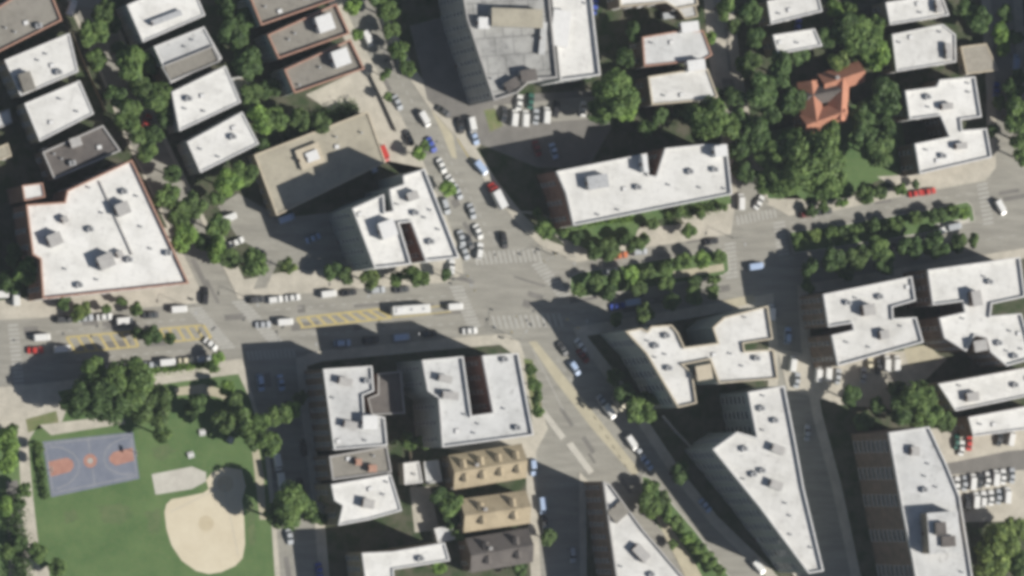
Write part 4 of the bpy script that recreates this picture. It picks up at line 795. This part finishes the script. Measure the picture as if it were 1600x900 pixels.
def bus_parts(L):
    h = L / 2; b = loft([(-h, 1.2, .4, 2.95), (-h + .2, 1.27, .35, 3.05), (h - .3, 1.27, .35, 3.05), (h, 1.18, .4, 2.9)])
    P = [('body', b.mesh('bus_body', M['car_paint']))]
    g = MB(); g.quad((h + .012, -1.05, 1.2), (h + .012, 1.05, 1.2), (h + .012, 1.0, 2.6), (h + .012, -1.0, 2.6)); P.append(('windscreen', g.mesh('windscreen', M['glass'])))
    for s in (-1, 1):
        g = MB()
        n = int(L / 1.5)
        for i in range(n):
            x0 = -h + .6 + i * (L - 1.2) / n; g.quad(*[(x0, s * 1.283, 1.35), (x0 + 1.15, s * 1.283, 1.35), (x0 + 1.15, s * 1.283, 2.35), (x0, s * 1.283, 2.35)][::s])
        P.append(('side_window', g.mesh('side_window', M['glass'])))
    g = MB(); g.box(-h + 1, -h + 3.2, -.8, .8, 3.053, 3.3); P.append(('roof_unit', g.mesh('roof_unit', M['metal_white'])))
    for x in (-.5, h - 2.5): g = MB(); g.box(x, x + .8, -.4, .4, 3.053, 3.12); P.append(('roof_hatch', g.mesh('roof_hatch', M['metal_grey'])))
    return P, [(x, s * 1.1) for x in (h - 2.6, -h + 3.0) for s in (-1, 1)], 0.5, WHEEL_B
KIND['bus'] = bus_parts(11.2); KIND['minibus'] = bus_parts(7.2)
def truck_parts():
    b = loft([(-3.9, 1.2, .9, 3.2), (-3.85, 1.22, .85, 3.25), (1.5, 1.22, .85, 3.25), (1.55, 1.2, .9, 3.2)])
    P = [('cargo_box', b.mesh('cargo_box', M['metal_white']))]
    c = loft([(1.7, 1.05, .5, 2.3), (2.6, 1.05, .45, 2.35), (3.0, 1.03, .45, 1.5), (3.9, .98, .45, 1.3), (4.0, .9, .5, 1.1)]); P.append(('cab', c.mesh('cab', M['car_paint'])))
    g = MB(); g.quad((3.03, -.9, 1.55), (3.03, .9, 1.55), (2.68, .9, 2.28), (2.68, -.9, 2.28)); P.append(('windscreen', g.mesh('windscreen', M['glass'])))
    g = MB(); g.box(-3.8, 3.6, -.5, .5, .5, .78); P.append(('chassis', g.mesh('chassis', M['metal_dark'])))
    return P, [(x, s * 1.0) for x in (3.0, -2.2) for s in (-1, 1)], 0.5, WHEEL_B
KIND['truck'] = truck_parts()
PAINT = {'white': (.72, .72, .70), 'pale grey': (.50, .51, .52), 'silver': (.42, .44, .46), 'dark grey': (.06, .062, .066), 'black': (.025, .025, .028), 'red': (.50, .045, .035), 'dark red': (.2, .03, .03), 'blue': (.06, .10, .42), 'pale blue': (.38, .48, .66), 'cream': (.62, .57, .42), 'green': (.04, .13, .10), 'orange': (.55, .16, .06), 'tan': (.42, .37, .28)}
CATS = {'car': 'car', 'suv': 'car', 'van': 'van', 'bus': 'bus', 'minibus': 'bus', 'truck': 'truck'}
NAMES = {'car': 'parked_car', 'suv': 'parked_car', 'van': 'van', 'bus': 'bus', 'minibus': 'minibus', 'truck': 'box_truck'}
def vehicle(px, py, ang, kind, paint, label, group=None, z=0.0):
    """ang: heading in the picture, degrees counter-clockwise from right"""
    P, wheels, wr, wm = KIND[kind]
    a = W(px, py, 1.2); b = W(px + 20 * math.cos(R(ang)), py - 20 * math.sin(R(ang)), 1.2)
    r = root(NAMES[kind], (a.x, a.y, z), math.atan2(b.y - a.y, b.x - a.x)); tag(r, label, CATS[kind], group)
    for n, me in P:
        o = link(n, me, r); o.color = PAINT[paint] + (1,)
    for x, y in wheels: link('wheel', wm, r, (x, y, wr + 0.005))
    return r
def row(lst, ang, place, group, axis='x', z=0.0, jit=2.5):
    lst = sorted(lst, key=lambda t: t[0] if axis == 'x' else t[1]); n = len(lst); s, e = ('left', 'right') if axis == 'x' else ('upper', 'lower')
    for i, (x, y, paint, *k) in enumerate(lst):
        rnd = random.Random(place + str(i)); kd = k[0] if k else rnd.choice(['car', 'car', 'suv']); a = k[1] if len(k) > 1 else ang
        vehicle(x, y, a + rnd.uniform(-jit, jit), kd, paint, f'{paint} {CATS[kd]}, {where(i, n, s, e)} {place}', group, z)
row([(100, 499, 'dark grey'), (134, 497, 'silver'), (164, 495, 'white'), (195, 501, 'white', 'van'), (280, 483, 'white', 'van'), (236, 492, 'dark grey')], 4, 'on the kerb under the largest white building', 'cars on the upper avenue kerb, left')
row([(402, 468, 'dark grey'), (430, 468, 'white'), (458, 465, 'white'), (514, 459, 'white', 'van'), (546, 457, 'black'), (590, 453, 'silver'), (628, 452, 'dark grey')], 5, 'on the kerb below the car park trees', 'cars on the upper avenue kerb, right')
row([(180, 575, 'white', 'van'), (207, 573, 'white', 'van'), (238, 570, 'silver'), (262, 566, 'white', 'van'), (292, 563, 'cream'), (318, 561, 'silver'), (152, 579, 'dark grey')], 5, 'along the park kerb', 'cars along the park kerb')
row([(66, 527, 'white', 'van'), (56, 547, 'red'), (98, 545, 'white', 'van')], 4, 'waiting in the avenue at the left crossing', 'vehicles at the left crossing', 'y')
vehicle(25, 464, 92, 'van', 'white', 'white van standing upright in the picture beside the left tree shadow', None, 0.0)
vehicle(2, 460, 2, 'van', 'white', 'white van cut by the left edge above the crossing')
vehicle(446, 503, 4, 'van', 'white', 'white van at the end of the longest yellow painted strip')
vehicle(412, 507, 4, 'car', 'silver', 'pale car on the avenue crosswalk left of a white van')
vehicle(640, 484, 4, 'bus', 'white', 'long white city bus in the avenue after the yellow strip')
vehicle(712, 479, 4, 'van', 'white', 'white van waiting at the crossroads in front of the long bus')
vehicle(735, 517, 4, 'car', 'white', 'white car turning at the corner above the grey-white block')
row([(536, 536, 'pale blue'), (628, 527, 'pale blue', 'van'), (580, 531, 'dark grey'), (672, 521, 'dark grey')], 5, 'in the avenue shade above the two pale blocks', 'cars in the avenue shade')
vehicle(330, 538, -40, 'car', 'white', 'white car on the lower end of the left crosswalk')
vehicle(321, 462, 88, 'suv', 'black', 'black car coming out of the narrow tree-lined street')
# car park and yards upper left
row([(358, 340, 'white', 'van', 22), (370, 378, 'white', 'car', 22), (448, 341, 'pale blue', 'van', 18), (490, 372, 'pale blue', 'car', 22), (348, 352, 'dark grey', 'car', 22)], 20, 'in the grey car park', 'cars in the grey car park', z=KERB + .02)
row([(582, 258, 'pale blue', 'car', -65), (600, 240, 'red', 'van', -68)], -66, 'behind the white U-shaped block', 'cars behind the U-shaped block', z=KERB + .02)
vehicle(230, 190, 65, 'car', 'red', 'red car half hidden under the trees of the narrow street')
# diagonal upper
row([(575, 60, 'white', 'van', -65), (622, 160, 'silver', 'car', -62), (664, 186, 'white', 'van', -62), (675, 226, 'blue', 'car', -62), (691, 259, 'white', 'car', -66), (640, 215, 'dark grey', 'car', -64)], -63, 'in the upper diagonal street', 'vehicles in the upper diagonal street', 'y')
row([(694, 174, 'dark grey', 'car', -35), (720, 196, 'black', 'car', -80), (738, 196, 'white', 'van', -80), (742, 214, 'pale blue', 'car', -70)], -60, 'on the paved corner below the grey tower', 'cars on the corner below the tower', z=KERB + .02)
row([(804, 184, 'white', 'van', 85), (821, 185, 'white', 'van', 85), (812, 160, 'white'), (830, 158, 'green'), (838, 182, 'silver'), (854, 180, 'white', 'van', 85), (869, 170, 'black'), (912, 170, 'white'), (788, 178, 'dark grey')], 84, 'in the sunny lot below the grey tower', 'cars in the sunny lot', z=KERB + .03)
row([(866, 236, 'pale blue', 'car', -75), (840, 232, 'dark red', 'car', -75), (752, 262, 'pale blue', 'van', -50)], -60, 'in the shade between tower and long apartment block', 'cars in the shaded lot', z=KERB + .02)
vehicle(776, 306, 117, 'truck', 'red', 'red-cabbed box truck in the shade of the long apartment block')
row([(706, 284, 'white'), (716, 300, 'silver'), (697, 322, 'silver'), (738, 330, 'silver'), (722, 372, 'silver'), (748, 362, 'white'), (734, 378, 'dark grey'), (727, 394, 'silver'), (750, 392, 'white', 'suv', 85), (788, 375, 'black', 'suv', -75), (706, 418, 'white', 'suv', 80)], -66, 'in the traffic above the crossroads', 'traffic above the crossroads', 'y', jit=9)
# boulevard
row([(970, 399, 'orange'), (1112, 377, 'black'), (1000, 393, 'silver')], 8, 'on the sunny upper carriageway', 'cars on the sunny carriageway, left')
row([(1262, 334, 'dark red'), (1432, 302, 'red'), (1452, 299, 'red'), (1290, 330, 'dark grey')], 9, 'at the kerb of the sunny carriageway, right', 'cars on the sunny carriageway, right')
row([(966, 478, 'blue'), (990, 472, 'pale blue', 'van'), (955, 424, 'white')], 9, 'near the left median tip', 'cars round the left median')
row([(1158, 315, 'white', 'van', 88), (1187, 316, 'white', 'car', 60)], 80, 'at the mouth of the upper cross street', 'cars at the upper cross street')
vehicle(1182, 416, 8, 'van', 'pale blue', 'pale blue van crossing the shaded lower carriageway')
vehicle(1564, 324, -60, 'van', 'white', 'white van with a black shadow at the far right crossing')
row([(1470, 361, 'white', 'van', 20), (1492, 354, 'silver', 'van', 15), (1392, 386, 'dark grey', 'car', 8), (1440, 376, 'dark grey', 'car', 8)], 10, 'beside the right median, lower side', 'cars below the right median')
# diagonal lower
row([(908, 540, 'white'), (899, 575, 'pale blue'), (912, 556, 'dark red'), (943, 628, 'silver'), (953, 643, 'white', 'van', -55), (968, 630, 'cream'), (988, 692, 'white', 'van', -55), (1000, 706, 'silver'), (1012, 724, 'pale blue'), (880, 545, 'dark grey')], -55, 'along the lower diagonal street', 'cars along the lower diagonal', 'y')
row([(1103, 790, 'pale blue'), (1058, 744, 'dark grey'), (1186, 886, 'white', 'van', -50)], -52, 'in the shade left of the wedge building', 'cars beside the wedge building', 'y')
row([(834, 730, 'pale blue'), (848, 790, 'pale blue', 'van', -85), (895, 866, 'silver'), (852, 820, 'dark grey')], -85, 'on the shaded side street below the crossroads', 'cars on the shaded side street', 'y')
# right car parks
row([(1239, 568, 'white', 'van', 85), (1246, 594, 'silver'), (1279, 584, 'white', 'van', 85), (1294, 582, 'white', 'van', 85), (1310, 588, 'silver')], 84, 'in the courtyard car park left of the trees', 'cars in the courtyard car park, left', z=KERB + .02)
row([(1360, 570, 'cream'), (1350, 586, 'silver'), (1386, 568, 'white', 'van', 86), (1401, 568, 'white', 'van', 86), (1374, 572, 'dark grey')], 84, 'in the car park under the left H-shaped block', 'cars under the H-shaped block', z=KERB + .02)
row([(1206, 488, 'white', 'van', 86), (1232, 524, 'pale blue'), (1262, 676, 'silver')], 85, 'in the narrow street right of the stepped building', 'cars in the right narrow street', 'y')
row([(1515, 692, 'red', 'car', 84), (1503, 700, 'white', 'car', 80), (1496, 690, 'green', 'car', 84), (1562, 685, 'dark grey', 'car', 84), (1580, 684, 'white', 'van', 80), (1460, 706, 'dark grey', 'car', 84)], 84, 'in the upper bay, bottom right car park', 'cars in the upper bay', z=KERB + .02)
row([(1496, 757, 'white'), (1508, 755, 'silver'), (1520, 753, 'white', 'van', 86), (1532, 751, 'dark grey'), (1544, 749, 'white'), (1556, 747, 'white', 'van', 86), (1568, 745, 'white'), (1582, 743, 'silver')], 86, 'in the middle bay, bottom right car park', 'cars in the middle bay', z=KERB + .02, jit=2)
row([(1512, 784, 'black', 'suv'), (1525, 782, 'white', 'van', 86), (1537, 780, 'white'), (1549, 778, 'white'), (1561, 776, 'silver'), (1574, 774, 'white', 'van', 86)], 86, 'in the lowest bay, bottom right car park', 'cars in the lowest bay', z=KERB + .02, jit=2)
# street by the park
row([(434, 722, 'white', 'van'), (440, 752, 'white', 'van'), (408, 598, 'pale blue'), (440, 598, 'pale blue'), (452, 640, 'dark grey'), (453, 838, 'silver'), (500, 892, 'blue'), (470, 760, 'dark grey'), (475, 700, 'dark grey')], -80, 'on the shaded street beside the park', 'cars on the park street', 'y')
# top edge and right edge
vehicle(930, 10, 80, 'car', 'blue', 'blue car beside the tall white slab at the top edge')
vehicle(1046, 24, 8, 'van', 'silver', 'grey van behind the top edge house', None, KERB)
vehicle(1248, 40, 80, 'car', 'blue', 'blue car between the two small white houses top right', None, KERB)
vehicle(1588, 97, 85, 'van', 'pale blue', 'pale van in the shaded street at the upper right edge')
vehicle(1558, 140, 85, 'car', 'blue', 'blue car in the shade below the timber deck')
vehicle(112, 12, 68, 'van', 'white', 'white van at the upper end of the narrow street')

# ------------------------------------------------------------------ park furniture, fences, lamps
def hoop(px, py, face, label):
    p = W(px, py, 0.2); r = root('basketball_hoop', (p.x, p.y, cz), face); tag(r, label, 'hoop', 'hoops on the sports court')
    mb = MB(); mb.tube((0, 0, 0), (0, 0, 3.0), .09, .08, 10); mb.tube((0, 0, 2.95), (1.1, 0, 3.2), .06, .05, 8); link('post', mb.mesh('post', M['metal_dark']), r)
    mb = MB(); mb.box(1.1, 1.16, -.9, .9, 2.8, 3.9); link('backboard', mb.mesh('backboard', M['metal_white']), r)
    mb = MB()
    for i in range(12):
        a, b = i * math.pi / 6, (i + 1) * math.pi / 6; mb.tube((1.42 + .23 * math.cos(a), .23 * math.sin(a), 3.05), (1.42 + .23 * math.cos(b), .23 * math.sin(b), 3.05), .015, .015, 5)
    link('rim', mb.mesh('rim', M['coping_red']), r)
hoop(70, 735, 0.12, 'basketball hoop at the left end of the sports court')
hoop(214, 708, math.pi + 0.12, 'basketball hoop at the right end of the sports court')
def picnic(px, py, rz, label, group):
    p = W(px, py, 0.5); r = root('picnic_table', (p.x, p.y, KERB + .01), rz); tag(r, label, 'table', group)
    mb = MB(); mb.box(-.9, .9, -.4, .4, .70, .76); link('tabletop', mb.mesh('tabletop', M['metal_white']), r)
    for s in (-1, 1):
        mb = MB(); mb.box(-.9, .9, s * .75 - .14, s * .75 + .14, .42, .47); link('bench', mb.mesh('bench', M['metal_white']), r)
        mb = MB(); mb.box(s * .65 - .04, s * .65 + .04, -.7, .7, .34, .415); mb.box(s * .65 - .04, s * .65 + .04, -.3, -.2, 0, .695); mb.box(s * .65 - .04, s * .65 + .04, .2, .3, 0, .695); link('leg', mb.mesh('leg', M['metal_grey']), r)
picnic(298, 711, .3, 'white picnic table alone on the lawn above the pale pad', 'white picnic tables')
picnic(316, 676, .1, 'white picnic table near the park trees', 'white picnic tables')
picnic(360, 688, 1.0, 'white picnic table between the tree crowns at the park corner', 'white picnic tables')
def fence(pts, label, mat, h=1.2, name='fence', group=None, solid=True):
    P = [W(x, y, 0.6) for x, y in pts]; o = Vector((P[0].x, P[0].y, 0)); r = root(name, (o.x, o.y, KERB)); tag(r, label, 'fence' if name == 'fence' else 'wall', group)
    for a, b in zip(P, P[1:]):
        A, B = a - o, b - o; d = (B - A); d.z = 0; L = d.length; u = d.normalized(); n = Vector((-u.y, u.x, 0)) * .05
        mb = MB(); mb.prism(ccw([((A + n).x, (A + n).y), ((B + n).x, (B + n).y), ((B - n).x, (B - n).y), ((A - n).x, (A - n).y)]), 0.08, h); link('panel', mb.mesh('panel', mat), r)
        k = max(1, int(L / 3))
        for i in range(k): p = A + u * L * i / k; mb = MB(); mb.tube((p.x, p.y, 0), (p.x, p.y, h + .12), .09, .09, 6); link('post', mb.mesh('post', mat), r)
fence([(112, 52), (128, 92), (146, 132), (164, 174)], 'tan wall edging the first row of houses along the narrow street', M['brick_tan'], 1.6, 'garden_wall')
fence([(1035, 650), (1055, 674), (1078, 698)], 'pale fence across the shaded yard above the wedge tip', M['metal_white'], 1.5)
fence([(578, 118), (598, 160), (618, 205)], 'dark fence beside the tan-roofed hall', M['metal_dark'], 1.2)
fence([(1548, 662), (1600, 652)], 'tan wall along the top of the bottom right car park', M['brick_tan'], 1.2, 'garden_wall')
fence([(640, 706), (648, 760)], 'thin pale wall left of the small white garage', M['coping_tan'], 1.4, 'garden_wall')
def lamp(px, py, rz, label):
    p = W(px, py, 0.1); r = root('street_lamp', (p.x, p.y, 0.0 if False else KERB), rz); tag(r, label, 'lamp', 'street lamps')
    mb = MB(); mb.tube((0, 0, 0), (0, 0, .5), .16, .13, 10); mb.tube((0, 0, .503), (0, 0, 8.0), .09, .06, 8); mb.tube((0, 0, 7.9), (2.0, 0, 8.5), .045, .035, 6); link('pole', mb.mesh('pole', M['metal_grey']), r)
    mb = MB(); mb.box(1.9, 2.7, -.17, .17, 8.42, 8.58); link('lamp_head', mb.mesh('lamp_head', M['metal_grey']), r)
for x, y, rz, s in ((292, 478, -1.5, 'under the right corner of the largest white building'), (388, 466, -1.5, 'at the car park corner of the avenue'), (560, 452, -1.5, 'on the avenue kerb below the white U-shaped block'), (716, 436, -1.2, 'on the crossroads corner of the white U-shaped block'), (480, 552, 1.6, 'on the avenue kerb at the park street'), (640, 536, 1.6, 'in the shade before the grey-white block'), (800, 530, 1.0, 'on the point of pavement facing the crossroads'), (1146, 372, -1.5, 'at the right end of the long block pavement'), (900, 516, 1.5, 'at the shaded tip of the street triangle'), (884, 402, -1.8, 'on the wide corner pavement right of the crossroads')):
    lamp(x, y, rz, 'grey street lamp ' + s)

def signal(px, py, rz, s):
    p = W(px, py, 0.1); r = root('traffic_signal', (p.x, p.y, KERB), rz); tag(r, 'traffic signal ' + s, 'signal', 'traffic signals at the crossroads')
    mb = MB(); mb.tube((0, 0, 0), (0, 0, 5.6), .11, .08, 8); mb.tube((0, 0, 5.5), (5.0, 0, 5.8), .06, .04, 6); link('pole', mb.mesh('pole', M['metal_grey']), r)
    for x in (4.8, .4):
        mb = MB(); mb.box(x - .18, x + .18, -.16, .16, 4.75 if x > 1 else 3.2, 5.72 if x > 1 else 4.2); link('signal_head', mb.mesh('signal_head', M['paint_yellow']), r)
for x, y, rz, s in ((723, 430, -1.2, 'on the corner below the white U-shaped block'), (862, 398, 3.6, 'on the wide corner pavement right of the crossroads'), (792, 522, 1.4, 'on the corner of the grey-white block'), (898, 514, 2.6, 'on the shaded tip of the street triangle')):
    signal(x, y, rz, s)
def bin_(px, py, s):
    p = W(px, py, 0.5); r = root('litter_bin', (p.x, p.y, KERB)); tag(r, 'green litter bin ' + s, 'bin', 'litter bins')
    mb = MB(); mb.tube((0, 0, 0), (0, 0, .95), .28, .33, 12); o = link('bin_body', mb.mesh('bin_body', M['car_paint']), r); o.color = PAINT['green'] + (1,)
    mb = MB(); mb.tube((0, 0, .953), (0, 0, 1.03), .35, .30, 12); link('lid', mb.mesh('lid', M['metal_dark']), r)
for x, y, s in ((708, 436, 'beside the crosswalk under the white U-shaped block'), (870, 396, 'on the wide corner pavement right of the crossroads'), (300, 468, 'at the right corner of the largest white building'), (785, 528, 'at the corner of the grey-white block')): bin_(x, y, s)
# ------------------------------------------------------------------ the hazy air over the city
hz = MB(); hz.box(-760, 420, -360, 320, -1.0, 1320.0)
hm = bpy.data.materials.new('hazy_air'); hm.use_nodes = True; N = hm.node_tree.nodes; N.clear()
vo = N.new('ShaderNodeVolumePrincipled'); vo.inputs['Color'].default_value = (0.80, 0.89, 1.0, 1); vo.inputs['Density'].default_value = 0.000036; vo.inputs['Anisotropy'].default_value = 0.0
ou = N.new('ShaderNodeOutputMaterial'); hm.node_tree.links.new(vo.outputs[0], ou.inputs['Volume'])
ho = link('haze', hz.mesh('haze', hm)); ho['kind'] = 'stuff'; ho['label'] = 'thin pale haze over the city'
